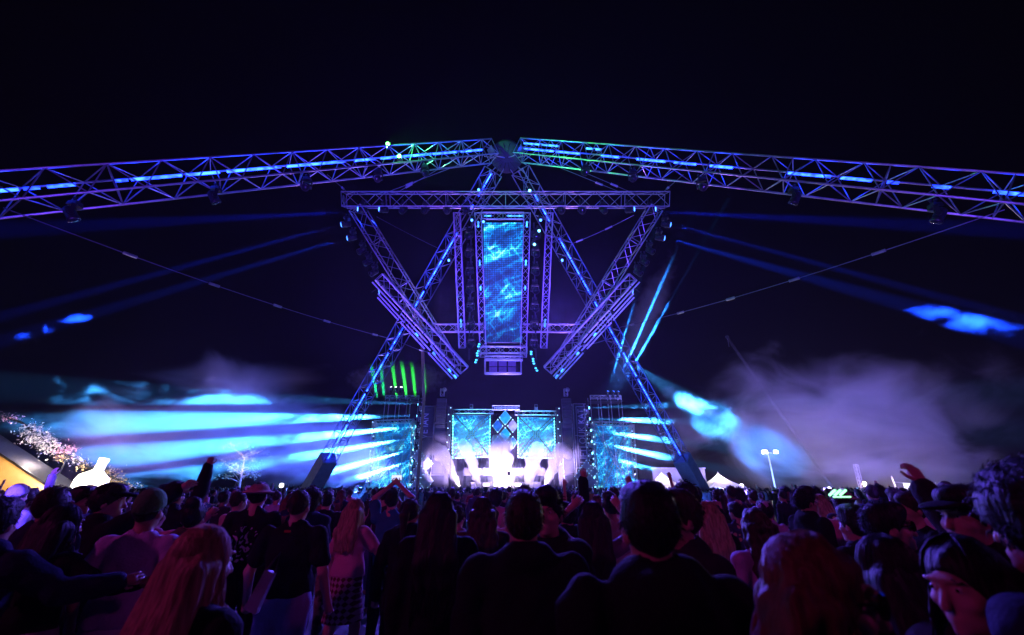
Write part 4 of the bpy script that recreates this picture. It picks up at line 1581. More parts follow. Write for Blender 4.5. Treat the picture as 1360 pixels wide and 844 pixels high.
def pagoda(pxc, pyt, pxl, pxr, Y, label):
    c = Vector((W(pxc, 650, Y).x, Y, 0))
    rt = empty('pagoda_tent', c, label, 'tent', 'white pagoda tents')
    hw = (W(pxr, 650, Y).x - W(pxl, 650, Y).x) / 2
    zt = W(pxc, pyt, Y).z
    ze = 1.8
    rows = []
    m = MB()
    for k in range(9):
        t = k / 8
        s = hw * (1 - t) ** 1.55 + .04
        z = ze + (zt - ze) * t
        o = len(m.v)
        for x, y in ((-1, -1), (1, -1), (1, 1), (-1, 1)):
            m.v.append(Vector((x * s, y * s, z)))
        if k:
            for i in range(4):
                j = (i + 1) % 4
                m.f.append((o - 4 + i, o - 4 + j, o + j, o + i))
    m.build('roof', TENTW, rt)
    m = MB()
    for x, y in ((-1, -1), (1, -1), (1, 1), (-1, 1)):
        m.tube((x * hw, y * hw, 0), (x * hw, y * hw, ze), .06)
    m.tube((0, 0, zt - .4), (0, 0, zt + .15), .04)
    m.build('poles', ALU, rt)
    m = MB()
    for x0_, y0_, x1_, y1_ in ((-1, 1, 1, 1), (-1, -1, -1, 1), (1, -1, 1, 1)):
        m.slab([(x0_ * hw, y0_ * hw, .02), (x1_ * hw, y1_ * hw, .02), (x1_ * hw, y1_ * hw, ze), (x0_ * hw, y0_ * hw, ze)], .03)
    m.build('side_wall', TENTW, rt)
    m = MB()
    for x0_, y0_, x1_, y1_ in ((-1, -1, 1, -1),):
        m.slab([(x0_ * hw, y0_ * hw, ze - .35), (x1_ * hw, y1_ * hw, ze - .35), (x1_ * hw, y1_ * hw, ze), (x0_ * hw, y0_ * hw, ze)], .03)
    m.build('valance', TENTW, rt)
    point(c + Vector((0, -.3, 2.6)), 450, (1, .86, .74), .3)
    return rt


pagoda(881, 627, 862, 905, 62, 'white pointed pagoda tent left of the right truss leg')
pagoda(957, 628, 936, 982, 60, 'largest white pointed pagoda tent right of the truss leg')
pagoda(918, 640, 903, 938, 66, 'white pagoda tent half hidden behind the sleeve of the right leg')
# flat roofed hall tent behind
a, b = W(866, 623, 74), W(936, 625, 74)
rt = empty('hall_tent', (a.x, a.y, 0), 'pale flat topped hall tent rising behind the pointed tents', 'tent')
MB().box(((b.x - a.x) / 2, 4, a.z / 2), (b.x - a.x, 8, a.z)).build('canvas', mat('hall canvas', (.55, .5, .55), .8, 0, .1, .5), rt)
MB().box(((b.x - a.x) / 2, 4, a.z + .1), (b.x - a.x + .3, 8.3, .2)).build('eave', ALU, rt)
lamp(W(900, 655, 67), Vector(((a.x + b.x) / 2, 74, 4)), 100, 5e3, (.8, .65, 1), .4, .8)
lamp(W(950, 655, 54), W(958, 640, 60), 80, 2.5e3, (1, .85, .8), .4, .8)
lamp(W(884, 655, 56), W(884, 640, 62), 80, 2.5e3, (1, .85, .8), .4, .8)

# floodlight mast
c = Vector((W(1030, 650, 75).x, 75, 0))
t = W(1024, 601, 75)
rt = empty('floodlight_mast', c, 'tall floodlight mast with two glaring lamps behind the right crowd', 'floodlight')
MB().tube((0, 0, 0), (0, 0, t.z), .16, .1).build('pole', mat('pale mast paint', (.6, .6, .62), .5, .2), rt)
MB().tube((-.9, 0, t.z), (1.3, 0, t.z - .15), .07).build('cross_arm', ALU, rt)
for x, e in ((-.7, 1), (1.15, .5)):
    o = MB().box((x, -.15, t.z + .05), (.9 * (.6 + .4 * e), .4, .55)).build('lamp_case', DARKM, rt)
    MB().box((x, -.38, t.z + .03), (.8 * (.6 + .4 * e), .06, .46)).build('lamp_face', mat('flood face %d' % (e * 10), (.5, .5, .5), emit=(1, .85, .6), es=60 * e), o)
lamp(Vector((c.x - .7, 74.3, t.z)), Vector((c.x - 4, 66, 0)), 130, 9e3, (1, .8, .62), .3, .8)
# small bright lights low behind the crowd on the right
for px, py, lab, warm in ((984, 646, 'small glaring white floodlight right of the largest pagoda tent', 0), (1100, 650, 'small white floodlight low behind the crowd left of the ladder mast', 0), (1034, 655, 'tiny white light low behind the crowd under the floodlight mast', 0), (1146, 643, 'small warm lamp beside the ladder mast', 1), (375, 645, 'small white light behind the bucket hat at the left', 0)):
    p = W(px, py, 70)
    rt = empty('flood_lamp', Vector((p.x, 70, 0)), lab, 'floodlight', 'small floodlights behind the crowd')
    MB().tube((0, 0, 0), (0, 0, p.z), .06).build('stand', DARKM, rt)
    MB().box((0, -.1, p.z), (.75, .3, .6)).build('lamp_case', DARKM, rt)
    MB().lathe([(.05, -.02), (.32, 0), (.05, .05)], (0, -.28, p.z), Matrix.Rotation(math.pi / 2, 3, 'X'), 12).build('lamp_face', WARML if warm else WHITEL, rt)
    point(p + Vector((0, -1.2, 0)), 500, (1, .6, .25) if warm else (.95, .9, 1), .3)
# ladder mast
c, t = W(1145, 655, 68), W(1132, 617, 68)
c.z = 0
rt = empty('ladder_mast', c, 'thin lattice ladder mast leaning left beside the small warm lamp', 'mast')
MB().truss((0, 0, 0), Vector((t.x - c.x + .5, 0, t.z)), .42, r=.05, rd=.03, up=(0, 1, 0), bay=.5).build('lattice', ALU, rt)
# white lit screen in a scaffold frame
rt = empty('bright_screen', W(1198, 657, 66), 'bright white lit screen in a low scaffold behind the right crowd', 'screen')
o = rt.location
pp = [W(1204, 655, 66) - o, W(1226, 656, 66) - o, W(1221, 643, 66) - o, W(1199, 642, 66) - o]
MB().slab(pp, .2).build('display', mat('white screen face', (.5, .5, .5), emit=(.95, .9, 1), es=2.6), rt)
m = MB()
p = [W(*q, 66) - o for q in ((1184, 633), (1195, 657), (1188, 640.5), (1240, 645), (1238, 642), (1243, 653), (1290, 650))]
m.tube(p[0], p[1] - Vector((0, 0, 1.6)), .09)
m.tube(p[2], p[6], .07)
m.truss(p[4], p[5] - Vector((0, 0, 1.4)), .5, r=.05, rd=.03, up=(0, 1, 0))
for x in (1200, 1222, 1262, 1288):
    q = W(x, 647, 66) - o
    m.tube(q, Vector((q.x, q.y, -o.z)), .05)
m.build('scaffold', ALU, rt)
lamp(W(1210, 655, 60), W(1230, 646, 66), 90, 2.5e3, (.85, .75, 1), .3, .8)
# right-hand garland
gp = [W(1372, 618, 46), W(1348, 622, 46), W(1322, 636, 46), W(1305, 644, 46)]
rt = empty('blossom_garland', gp[0], 'amber lit blossom garland rising to the right edge behind the dark curly head', 'garland')
MB().path([p - gp[0] for p in gp], .08, 5).build('beam', DARKM, rt)
m1, m2 = MB(), MB()
for px, py, n in ((1356, 621, 50), (1343, 627, 40), (1322, 634, 34), (1306, 642, 40), (1312, 645, 30), (1328, 648, 50), (1322, 655, 50), (1336, 642, 40), (1313, 622, 10)):
    lit_cloud_leaves(m1 if n > 35 else m2, W(px, py, 46) - gp[0], (.5, .6, .25), int(n * 1.5), .1, rg)
m1.build('amber_leaves', PETO, rt)
m2.build('pink_blossoms', PETP, rt)
m = MB()
for p in gp:
    m.tube(p - gp[0], (p.x - gp[0].x, 0, -gp[0].z), .06)
m.build('pole', DARKM, rt)
lamp(W(1330, 655, 41), W(1335, 635, 46), 90, 4e3, (1, .55, .3), .3, .8)
# crane boom high on the right
a, b = W(966, 449, 95), W(1024, 532, 95)
rt = empty('crane_boom', a, 'thin pale crane boom slanting down into the smoke on the right', 'crane')
end = to_ground(a, b)
MB().truss((0, 0, 0), end - a, .35, r=.035, rd=.02, bay=1.2).build('boom', mat('crane paint', (.035, .032, .036), .7, .1), rt)
MB().lathe([(.1, -.2), (.4, -.15), (.4, .15), (.1, .2)], (0, 0, .2), Matrix.Rotation(math.pi / 2, 3, 'X')).build('sheave', DARKM, rt)
m = MB().tube((0, 0, -.2), (0, 0, -2.2), .03)
m.build('hook_line', CABLE, rt)
# camera on a tall pole in the crowd
c = W(676, 640, 26)
rt = empty('pole_camera', Vector((c.x, 26, 0)), 'dark camera on a tall thin pole sticking up before the white smoke', 'camera')
zt = W(676, 629, 26).z
MB().path([(0, 0, 0), (0, 0, zt * .6), (0, 0, zt - .12)], [.035, .03, .02], 8).build('pole', DARKM, rt)
m = MB().box((0, 0, zt), (.18, .22, .2), taper=.9)
m.build('camera_body', BLACKP, rt)
MB().lathe([(.05, -.02), (.07, 0), (.07, .1), (.05, .12)], (0, .11, zt), Matrix.Rotation(-math.pi / 2, 3, 'X')).build('lens', GLASS, rt)
# prototype lamp is out of the show: remove it
for ch in list(_proto.children):
    for gch in list(ch.children):
        bpy.data.objects.remove(gch)
    bpy.data.objects.remove(ch)
bpy.data.objects.remove(_proto)

for _m in bpy.data.materials:
    if not _m.name.startswith(('led strip', 'pale led', 'white wash')):
        _m.cycles.emission_sampling = 'NONE'

# ================================================================== people
def Rz(a):
    return np.array(Matrix.Rotation(a, 3, 'Z'))


def Rx(a):
    return np.array(Matrix.Rotation(a, 3, 'X'))


class Fig:
    """joints of a person 1.75 m tall facing +y, scaled to H"""

    def __init__(self, H=1.75, wide=1., female=False, hy=0., hp=0., hr=0., arms=('down', 'down'), step=0., lean=0., bow=0.):
        self.s = H / 1.75
        self.wide, self.female = wide, female
        self.piv = np.array((0, -.005, 1.5))
        self.HR = np.array(Matrix.Rotation(hy, 3, 'Z') @ Matrix.Rotation(hp, 3, 'X') @ Matrix.Rotation(hr, 3, 'Y'))
        self.arms = arms
        self.lean = lean
        sw = (.172 if female else .19) * wide
        self.J = {}
        for sd, k in ((-1, 0), (1, 1)):
            S_ = np.array((sd * sw, -.01, 1.415))
            a = arms[k]
            P = {'down': ((.05, -.02, -.28), (.0, .05, -.25)), 'loose': ((.09, -.03, -.27), (.03, .1, -.22)),
                 'bent': ((.07, -.02, -.27), (-.08, .22, .02)), 'up': ((.07, .06, .27), (-.01, .05, .26)),
                 'high': ((.03, .05, .28), (-.03, .02, .26)), 'phone': ((.1, .17, .08), (-.16, .1, .22)),
                 'fist': ((.12, .04, .2), (.0, .08, .24)), 'head': ((.23, .03, .13), (-.22, .03, .16)),
                 'point': ((.2, .12, .16), (.18, .1, .17)), 'out': ((.22, .06, -.14), (.2, .12, .02)),
                 'hug': ((.2, .08, -.16), (.24, .06, .06)), 'hip': ((.17, -.07, -.22), (-.12, .14, -.12)),
                 'front': ((.03, .1, -.25), (-.16, .2, .06)), 'phonelow': ((.08, .1, -.2), (-.12, .2, .14))}[a] if isinstance(a, str) else a
            E = S_ + np.array(P[0]) * (sd, 1, 1)
            Wp = E + np.array(P[1]) * (sd, 1, 1)
            d = (Wp - E) / np.linalg.norm(Wp - E)
            self.J[sd] = (S_, E, Wp, d)
        self.step = step

    def h(self, p):
        return self.piv + self.HR @ (np.array(p) - self.piv)

    def hell(self, c, r, k, M=None):
        R_ = self.HR if M is None else self.HR @ M
        return ('ell', self.h(c), r, R_, k)

    def torso(self, f=None):
        w_, fm = self.wide, self.female
        hipw, wst = (.165, .118) if fm else (.155, .135)
        return [('ell', (0, -.01, .95), (hipw * w_, .112, .125), None, .06), ('ell', (0, .0, 1.09), (wst * w_, .092 * w_, .13), None, .07),
                ('ell', (0, -.005, 1.27), ((.15 if fm else .17) * w_, .108, .17), None, .06),
                ('cap', (-.125 * w_, -.012, 1.392), (.125 * w_, -.012, 1.392), (.052, .052), .05),
                ('cap', (-.085 * w_, -.02, 1.43), (-.02, -.015, 1.50), (.045, .04), .05), ('cap', (.085 * w_, -.02, 1.43), (.02, -.015, 1.50), (.045, .04), .05)] + \
               ([('ell', (-.07, .085, 1.28), (.062, .06, .06), None, .04), ('ell', (.07, .085, 1.28), (.062, .06, .06), None, .04)] if fm else [])

    def neck(self):
        return [('cap', (0, -.02, 1.45), tuple(self.h((0, .0, 1.56))), (.056, .05) if not self.female else (.048, .042), .03)]

    def headp(self, detail=True):
        L = [self.hell((0, -.012, 1.655), (.075, .094, .098), .02), self.hell((0, .018, 1.60), (.064, .078, .085), .03),
             self.hell((0, .04, 1.552), (.045, .05, .038), .03)]
        if detail:
            L += [('cap', self.h((0, .098, 1.645)), self.h((0, .116, 1.598)), (.008, .015), .014),
                  self.hell((0, .092, 1.668), (.055, .014, .011), .014), self.hell((-.035, .09, 1.642), (.017, .016, .012), -.01), self.hell((.035, .09, 1.642), (.017, .016, .012), -.01),
                  self.hell((-.034, .078, 1.642), (.0135, .0135, .0125), .003), self.hell((.034, .078, 1.642), (.0135, .0135, .0125), .003),
                  self.hell((0, .095, 1.566), (.026, .013, .0065), .006), self.hell((0, .093, 1.555), (.022, .013, .007), .006),
                  self.hell((0, .088, 1.53), (.02, .018, .016), .02),
                  self.hell((-.045, .062, 1.605), (.022, .026, .02), .02), self.hell((.045, .062, 1.605), (.022, .026, .02), .02)]
        for s in (-1, 1):
            L.append(self.hell((s * .079, -.008, 1.615), (.012, .024, .033), .006, np.array(Matrix.Rotation(s * -.35, 3, 'Z'))))
        return L

    def armp(self, t0=0., t1=1., upper=True, fore=True):
        L = []
        g = .9 if self.female else 1.
        for sd in (-1, 1):
            S_, E, Wp, d = self.J[sd]
            L.append(('ell', tuple(S_), (.052 * g, .052, .054), None, .035))
            L.append(('cap', tuple(S_), tuple(E), (.05 * g, .041 * g), .02))
            if fore:
                L.append(('cap', tuple(E), tuple(Wp), (.041 * g, .028 * g), .015))
        return L

    def handp(self):
        L = []
        for sd in (-1, 1):
            S_, E, Wp, d = self.J[sd]
            L.append(('cap', tuple(Wp), tuple(Wp + d * .075), (.028, .032), .02))
        return L

    def legp(self, k=.03):
        L = []
        for sd in (-1, 1):
            st = self.step * sd
            hip, kn, an = (sd * .085 * self.wide, -.0, .9), (sd * .1, .02 + st * .5, .49), (sd * .105, -.02 + st, .085)
            L += [('cap', hip, kn, (.088, .058), k), ('cap', kn, an, (.058, .038), .02), ('ell', (kn[0], kn[1] - .03, .36), (.05, .05, .1), None, .03),
                  ('cap', (an[0], an[1] - .03, .045), (an[0] + sd * .02, an[1] + .15, .035), (.042, .032), .02)]
        return L

    def fingers(self, curl=.5):
        """five tapering fingers per hand, rooted in the palm"""
        V, Fq = [], []
        for sd in (-1, 1):
            S_, E, Wp, d = self.J[sd]
            d = Vector(d)
            side = d.cross(Vector((0, 1, .2))).normalized()
            palm = side.cross(d).normalized()
            base = Vector(Wp) + d * .065
            for i, (o, L) in enumerate(((-.024, .07), (-.008, .08), (.008, .076), (.023, .06), (0, 0))):
                m = MB()
                if i < 4:
                    p0 = base + side * o
                    p1 = base + side * o * 1.2 + d * (L * .5)
                    c = curl * (1 + .15 * i)
                    p2 = p1 + (d * math.cos(c) + palm * math.sin(c)) * L * .32
                    p3 = p2 + (d * math.cos(2.1 * c) + palm * math.sin(2.1 * c)) * L * .26
                    m.path([p0 - d * .02, p1, p2, p3], [.0095, .0088, .008, .0055], 6)
                else:
                    q = base - side * .024 * sd - d * .03
                    m.path([q, q - side * .028 * sd + d * .025 + palm * .012, q - side * .03 * sd + d * .055 + palm * .025], [.011, .0095, .006], 6)
                n0 = len(V)
                V += [tuple(v) for v in m.v]
                Fq += [tuple(n0 + k for k in f) for f in m.f if len(f) == 4]
        return np.array(V), np.array(Fq)


BB = ((-.75, -.55, -.02), (.75, .62, 2.25))


def bounds(prims, pad):
    lo, hi = np.full(3, 9.), np.full(3, -9.)
    for p in prims:
        if p[4] < 0:
            continue
        if p[0] == 'cap':
            r = max(p[3])
            for q in (p[1], p[2]):
                lo = np.minimum(lo, np.array(q) - r)
                hi = np.maximum(hi, np.array(q) + r)
        else:
            r = max(p[2])
            lo = np.minimum(lo, np.array(p[1]) - r)
            hi = np.maximum(hi, np.array(p[1]) + r)
    return lo - pad, hi + pad


def skin(prims, h, infl=0., planes=(), noise=None):
    lo, hi = bounds(prims, infl + 3 * h + .02)
    return sdf_mesh(prims, lo, hi, h, noise, planes, infl)


def body_mesh(fg, h, detail=True, fingers=True, curl=.5):
    pr = fg.torso() + fg.neck() + fg.headp(detail) + fg.armp() + fg.handp() + fg.legp()
    V, Q_ = skin(pr, h)
    if fingers:
        v2, q2 = fg.fingers(curl)
        Q_ = np.concatenate([Q_, q2 + len(V)])
        V = np.concatenate([V, v2])
    return V, Q_


def top_mesh(fg, h, kind='tee', seed=0, hem=None):
    infl = {'tee': .014, 'hoodie': .027, 'jacket': .028, 'shirt': .018, 'tank': .012, 'crop': .014}[kind]
    sl = kind in ('hoodie', 'jacket', 'shirt')
    pr = fg.torso()
    if kind not in ('tank', 'crop'):
        if sl:
            pr = pr + fg.armp()
        else:
            for sd in (-1, 1):
                S_, E, Wp, d = fg.J[sd]
                m_ = S_ + (E - S_) * .66
                pr = pr + [('ell', tuple(S_), (.054, .055, .056), None, .035), ('cap', tuple(S_), tuple(m_), (.052, .06), .02)]
    z = hem if hem is not None else {'tee': .86, 'hoodie': .84, 'jacket': .8, 'shirt': .82, 'tank': .9, 'crop': 1.08}[kind]
    if kind in ('hoodie', 'jacket', 'shirt', 'tee'):
        pr = pr + [('cap', (-.05, -.005, z + .05), (.05, -.005, z + .05), (.125 * fg.wide, .125 * fg.wide), .06), ('ell', (0, 0, 1.08), (.15 * fg.wide, .108 * fg.wide, .16), None, .06)]
    if kind == 'hoodie':
        pr = pr + [('ell', (0, -.1, 1.45), (.1, .06, .07), None, .04), ('cap', (-.07, -.03, 1.47), (.07, -.03, 1.47), (.05, .05), .03)]
    if kind == 'jacket':
        pr = pr + [('cap', (-.045, -.035, 1.48), (.045, -.035, 1.48), (.05, .05), .03)]
    planes = [(0, 0, -1, -z)]
    if kind in ('tank', 'crop'):
        planes.append((0, 0, 1, 1.40))
    zc = 1.535 if kind in ('tee', 'shirt', 'tank', 'crop') else 1.57
    pr = pr + [('ell', (0, .018, zc), (.085 - infl, .088 - infl, .085 - infl), None, -.01)]
    return skin(pr, h, infl, planes, noise=(.011 if kind != 'tee' else .008, 19., seed, (1, 1, .9)))


def legs_mesh(fg, h, kind='trousers', seed=0):
    pr = [p for p in fg.legp(.02) if not (p[0] == 'cap' and p[1][2] < .06)] + fg.torso()[:2]
    infl = {'trousers': .022, 'shorts': .035, 'skirt': .02, 'slim': .012}[kind]
    planes = [(0, 0, 1, 1.06)]
    if kind == 'shorts':
        planes.append((0, 0, -1, -.5))
    elif kind == 'skirt':
        pr = fg.torso()[:1] + [('cap', (0, 0, .9), (0, 0, .52), (.14, .2), .04)]
        planes.append((0, 0, -1, -.56))
    else:
        planes.append((0, 0, -1, -.075))
    return skin(pr, h, infl, planes, noise=(.006, 14., seed, (1, 1, .7)))


def hair_mesh(fg, h, kind, seed=0):
    cap_ = [fg.hell((0, -.014, 1.662), (.076, .095, .1), .02)]
    infl = .016
    HRt = fg.HR

    def hplane(n, d):
        n = HRt @ np.array(n, float)
        # plane through head-space point set {p: n0.p = d0}: convert using pivot
        return (n[0], n[1], n[2], d[0] + n @ fg.piv)

    def pl(nx, ny, nz, px, py, pz):
        n0 = np.array((nx, ny, nz), float)
        n0 /= np.linalg.norm(n0)
        n = HRt @ n0
        p = fg.h((px, py, pz))
        return (n[0], n[1], n[2], float(n @ p))

    cutf = pl(0, 1, -1.0, 0, .02, 1.612)        # face side
    noise = (.004, 38., seed, (1, 1, .5))
    if kind == 'short':
        return skin(cap_ + [fg.hell((0, .03, 1.725), (.06, .06, .035), .02)], h, infl, [cutf], noise)
    if kind == 'fade':
        return skin(cap_, h, .008, [cutf], noise=(.002, 40., seed))
    if kind == 'tuft':
        return skin(cap_ + [fg.hell((0, .035, 1.74), (.058, .07, .045), .02)], h, infl, [cutf], (.008, 34., seed, (1, 1, .5)))
    if kind == 'curly':
        return skin([fg.hell((0, -.02, 1.675), (.115, .12, .115), .02), fg.hell((0, -.08, 1.60), (.1, .07, .09), .03)], h, .02, [pl(0, 1, -.75, 0, .05, 1.615)], (.007, 36., seed))
    if kind == 'bun':
        return skin(cap_ + [fg.hell((0, -.07, 1.76), (.045, .045, .042), .015)], h, infl, [cutf], noise)
    if kind in ('long', 'longwave'):
        L = cap_ + [fg.hell((0, -.03, 1.64), (.092, .09, .12), .03)]
        for i, x in enumerate((-.075, -.035, .0, .035, .075)):
            zb = 1.22 + .03 * math.sin(seed + i * 2.)
            L.append(('cap', fg.h((x, -.07, 1.62)), (x * 1.25, -.135, zb + .16), (.05, .045), .03))
            L.append(('cap', (x * 1.25, -.135, zb + .16), (x * 1.2, -.14, zb), (.045, .02), .03))
        for s in (-1, 1):
            L.append(('cap', fg.h((s * .08, -.01, 1.62)), (s * .095, -.03, 1.42), (.026, .03), .02))
        return skin(L, h, .004, [pl(0, 1, -.5, 0, .035, 1.60)] if kind == 'long' else [pl(0, 1, -.45, 0, .045, 1.60)], (.007 if kind == 'long' else .013, 30., seed, (1.4, 1.4, .3 if kind == 'long' else .9)))
    if kind == 'pony':
        L = cap_ + [('cap', fg.h((0, -.11, 1.70)), fg.h((0, -.17, 1.62)), (.026, .034), .01), ('cap', fg.h((0, -.17, 1.62)), (0, -.16, 1.36), (.034, .012), .02)]
        V, Q_ = skin(L, h, .008, [], noise)
        return skin(L, h, .008, [pl(0, 1, -1.0, 0, .02, 1.612)], noise)
    if kind == 'cap':
        return skin([fg.hell((0, -.012, 1.672), (.083, .102, .1), .02), ('ell', fg.h((0, .115, 1.69)), (.07, .085, .008), fg.HR @ Rx(-.15), .01)], h, .008, [pl(0, -.1, -1, 0, 0, 1.674)])
    if kind == 'bucket':
        return skin([fg.hell((0, -.01, 1.69), (.095, .11, .075), .02), ('ell', fg.h((0, -.01, 1.672)), (.15, .165, .014), fg.HR, .03)], h, .006, [pl(0, 0, -1, 0, 0, 1.652)])
    if kind == 'beanie':
        return skin([fg.hell((0, -.014, 1.678), (.083, .102, .108), .02)], h, .012, [pl(0, .35, -1, 0, 0, 1.655)], (.003, 46., seed, (1, 1, .2)))


def strands(fg, n, length, seed, wave=.012, r=.004, front=.9, spread=1.):
    """single locks of long hair lying over the head and falling"""
    rg_ = random.Random(seed)
    V, Fq = [], []
    for i in range(n):
        az = rg_.uniform(front, 2 * math.pi - front) + math.pi / 2
        e1 = rg_.uniform(.3, 1.2)
        pts = []
        c = np.array((0, -.014, 1.662))
        for k in range(5):
            th = .15 + (math.pi / 2 + .25 - .15) * k / 4
            rr = np.array((.096, .115, .118))
            pts.append(fg.h(c + rr * (math.sin(th) * math.cos(az), math.sin(th) * math.sin(az), math.cos(th))))
        L = length * rg_.uniform(.6, 1.05)
        ph = rg_.uniform(0, 6.28)
        out = np.array((math.cos(az), math.sin(az), 0))
        p = np.array(pts[-1])
        nn = 12
        for k in range(1, nn + 1):
            t = k / nn
            sag = spread * .05 * t * (1 - .3 * t)
            q = p + np.array((0, 0, -L * t)) + out * sag + np.array((math.sin(ph + 15 * t * (1 if wave < .02 else 1.6)), math.cos(ph * 1.7 + 13 * t), 0)) * wave * t ** .5
            # keep clear of the back and the shoulders
            if q[2] < 1.46:
                q[1] = min(q[1], -.125 + rg_.uniform(-.02, .0)) if out[1] < .35 else max(q[1], .11)
            pts.append(q)
        rs = [r * .6] + [r] * (len(pts) - 3) + [r * .7, r * .2]
        m = MB().path([Vector(q) for q in pts], rs, 4)
        n0 = len(V)
        V += [tuple(v) for v in m.v]
        Fq += [tuple(n0 + k for k in f) for f in m.f if len(f) == 4]
    return np.array(V), np.array(Fq)


def fuzz(fg, n, Ln, seed, r=.0024, lift=.35, curl=0.):
    """short separate locks standing off the scalp"""
    rg_ = random.Random(seed * 7 + 1)
    V, Fq = [], []
    c = np.array((0, -.014, 1.662))
    rr = np.array((.09, .109, .114)) * (1.06 if curl else 1.)
    for i in range(n):
        az = rg_.uniform(0, 2 * math.pi)
        th = math.acos(rg_.uniform(-.45, 1))
        u = np.array((math.sin(th) * math.cos(az), math.sin(th) * math.sin(az), math.cos(th)))
        p = c + rr * u
        if (p[1] - .02) > (p[2] - 1.612) * 1.02:
            continue
        tang = np.array((rg_.gauss(0, .4), -.6 + rg_.gauss(0, .4), -.5)) if u[2] < .8 else np.array((rg_.gauss(0, .5), .5 + rg_.gauss(0, .4), 0))
        d = u * (lift + rg_.uniform(0, .25)) + tang * .7
        d /= np.linalg.norm(d)
        L_ = Ln * rg_.uniform(.5, 1.2)
        if curl:
            s_ = np.cross(u, (0, 0, 1.)) + 1e-3
            s_ /= np.linalg.norm(s_)
            t_ = np.cross(u, s_)
            ph = rg_.uniform(0, 6.28)
            pts = [p - u * .012 + u * L_ * k / 9 + curl * (s_ * math.cos(ph + k * 1.3) + t_ * math.sin(ph + k * 1.3)) + np.array((0, 0, -.01)) * (k / 9) ** 2 for k in range(10)]
        else:
            pts = [p - u * .006, p + d * L_ * .5, p + d * L_ + np.array((0, 0, -.15)) * L_]
        m = MB().path([Vector(fg.h(q)) for q in pts], [r] * (len(pts) - 1) + [r * .3], 3)
        n0 = len(V)
        V += [tuple(v) for v in m.v]
        Fq += [tuple(n0 + k for k in f) for f in m.f if len(f) == 4]
    return np.array(V), np.array(Fq)


# ---- cloth, skin, hair materials
def cloth(name, col, pattern=None, col2=None, scale=8., rough=.85):
    key = 'cloth ' + name
    if key in MATS:
        return MATS[key]
    m = mat(key, col, rough, 0, .07, 60., .3)
    m.node_tree.nodes['Principled BSDF'].inputs['Specular IOR Level'].default_value = .12
    if pattern:
        n, L = m.node_tree.nodes, m.node_tree.links
        b = n['Principled BSDF']
        tc = n.new('ShaderNodeTexCoord')
        mp = n.new('ShaderNodeMapping')
        L.new(tc.outputs['Object'], mp.inputs[0])
        if pattern == 'plaid':
            w1, w2 = n.new('ShaderNodeTexWave'), n.new('ShaderNodeTexWave')
            w1.bands_direction, w2.bands_direction = 'Z', 'X'
            for q in (w1, w2):
                q.inputs['Scale'].default_value = scale
                L.new(mp.outputs[0], q.inputs[0])
            ad = n.new('ShaderNodeMath')
            L.new(w1.outputs[1], ad.inputs[0])
            L.new(w2.outputs[1], ad.inputs[1])
            fac = n.new('ShaderNodeMath')
            fac.operation = 'MULTIPLY'
            fac.inputs[1].default_value = .5
            L.new(ad.outputs[0], fac.inputs[0])
            fac = fac.outputs[0]
        elif pattern == 'tie':
            w1 = n.new('ShaderNodeTexWave')
            w1.wave_type = 'RINGS'
            w1.inputs['Scale'].default_value = scale * .35
            w1.inputs['Distortion'].default_value = 9
            w1.inputs['Detail'].default_value = 4
            mp.inputs['Location'].default_value = (.08, 0, -1.25)
            L.new(mp.outputs[0], w1.inputs[0])
            fac = w1.outputs[1]
        elif pattern in ('camo', 'floral'):
            w1 = n.new('ShaderNodeTexVoronoi' if pattern == 'floral' else 'ShaderNodeTexNoise')
            w1.inputs['Scale'].default_value = scale * 1.6
            L.new(mp.outputs[0], w1.inputs['Vector'])
            fac = w1.outputs[0]
        elif pattern == 'print':
            nz = n.new('ShaderNodeTexNoise')
            nz.inputs['Scale'].default_value = 9
            nz.inputs['Distortion'].default_value = 2.5
            L.new(mp.outputs[0], nz.inputs['Vector'])
            gt = n.new('ShaderNodeMath')
            gt.operation = 'GREATER_THAN'
            gt.inputs[1].default_value = .56
            L.new(nz.outputs[0], gt.inputs[0])
            sp_ = n.new('ShaderNodeVectorMath')
            sp_.operation = 'DISTANCE'
            sp_.inputs[1].default_value = (0, -.16, 1.2)
            L.new(tc.outputs['Object'], sp_.inputs[0])
            lt = n.new('ShaderNodeMath')
            lt.operation = 'LESS_THAN'
            lt.inputs[1].default_value = .17
            L.new(sp_.outputs['Value'], lt.inputs[0])
            ml = n.new('ShaderNodeMath')
            ml.operation = 'MULTIPLY'
            L.new(gt.outputs[0], ml.inputs[0])
            L.new(lt.outputs[0], ml.inputs[1])
            fac = ml.outputs[0]
        cr = n.new('ShaderNodeValToRGB')
        e = cr.color_ramp.elements
        e[0].color, e[1].color = tuple(col) + (1,), tuple(col2) + (1,)
        e[0].position, e[1].position = ((.3, .36) if pattern == 'floral' else (.42, .55))
        L.new(fac, cr.inputs[0])
        L.new(cr.outputs[0], b.inputs['Base Color'])
    return m


def hairmat(name, col):
    m = mat('hair ' + name, col, .55, 0, .5, 60., .6, stretch=(1, 1, .1))
    m.node_tree.nodes['Principled BSDF'].inputs['Specular IOR Level'].default_value = .3
    return m


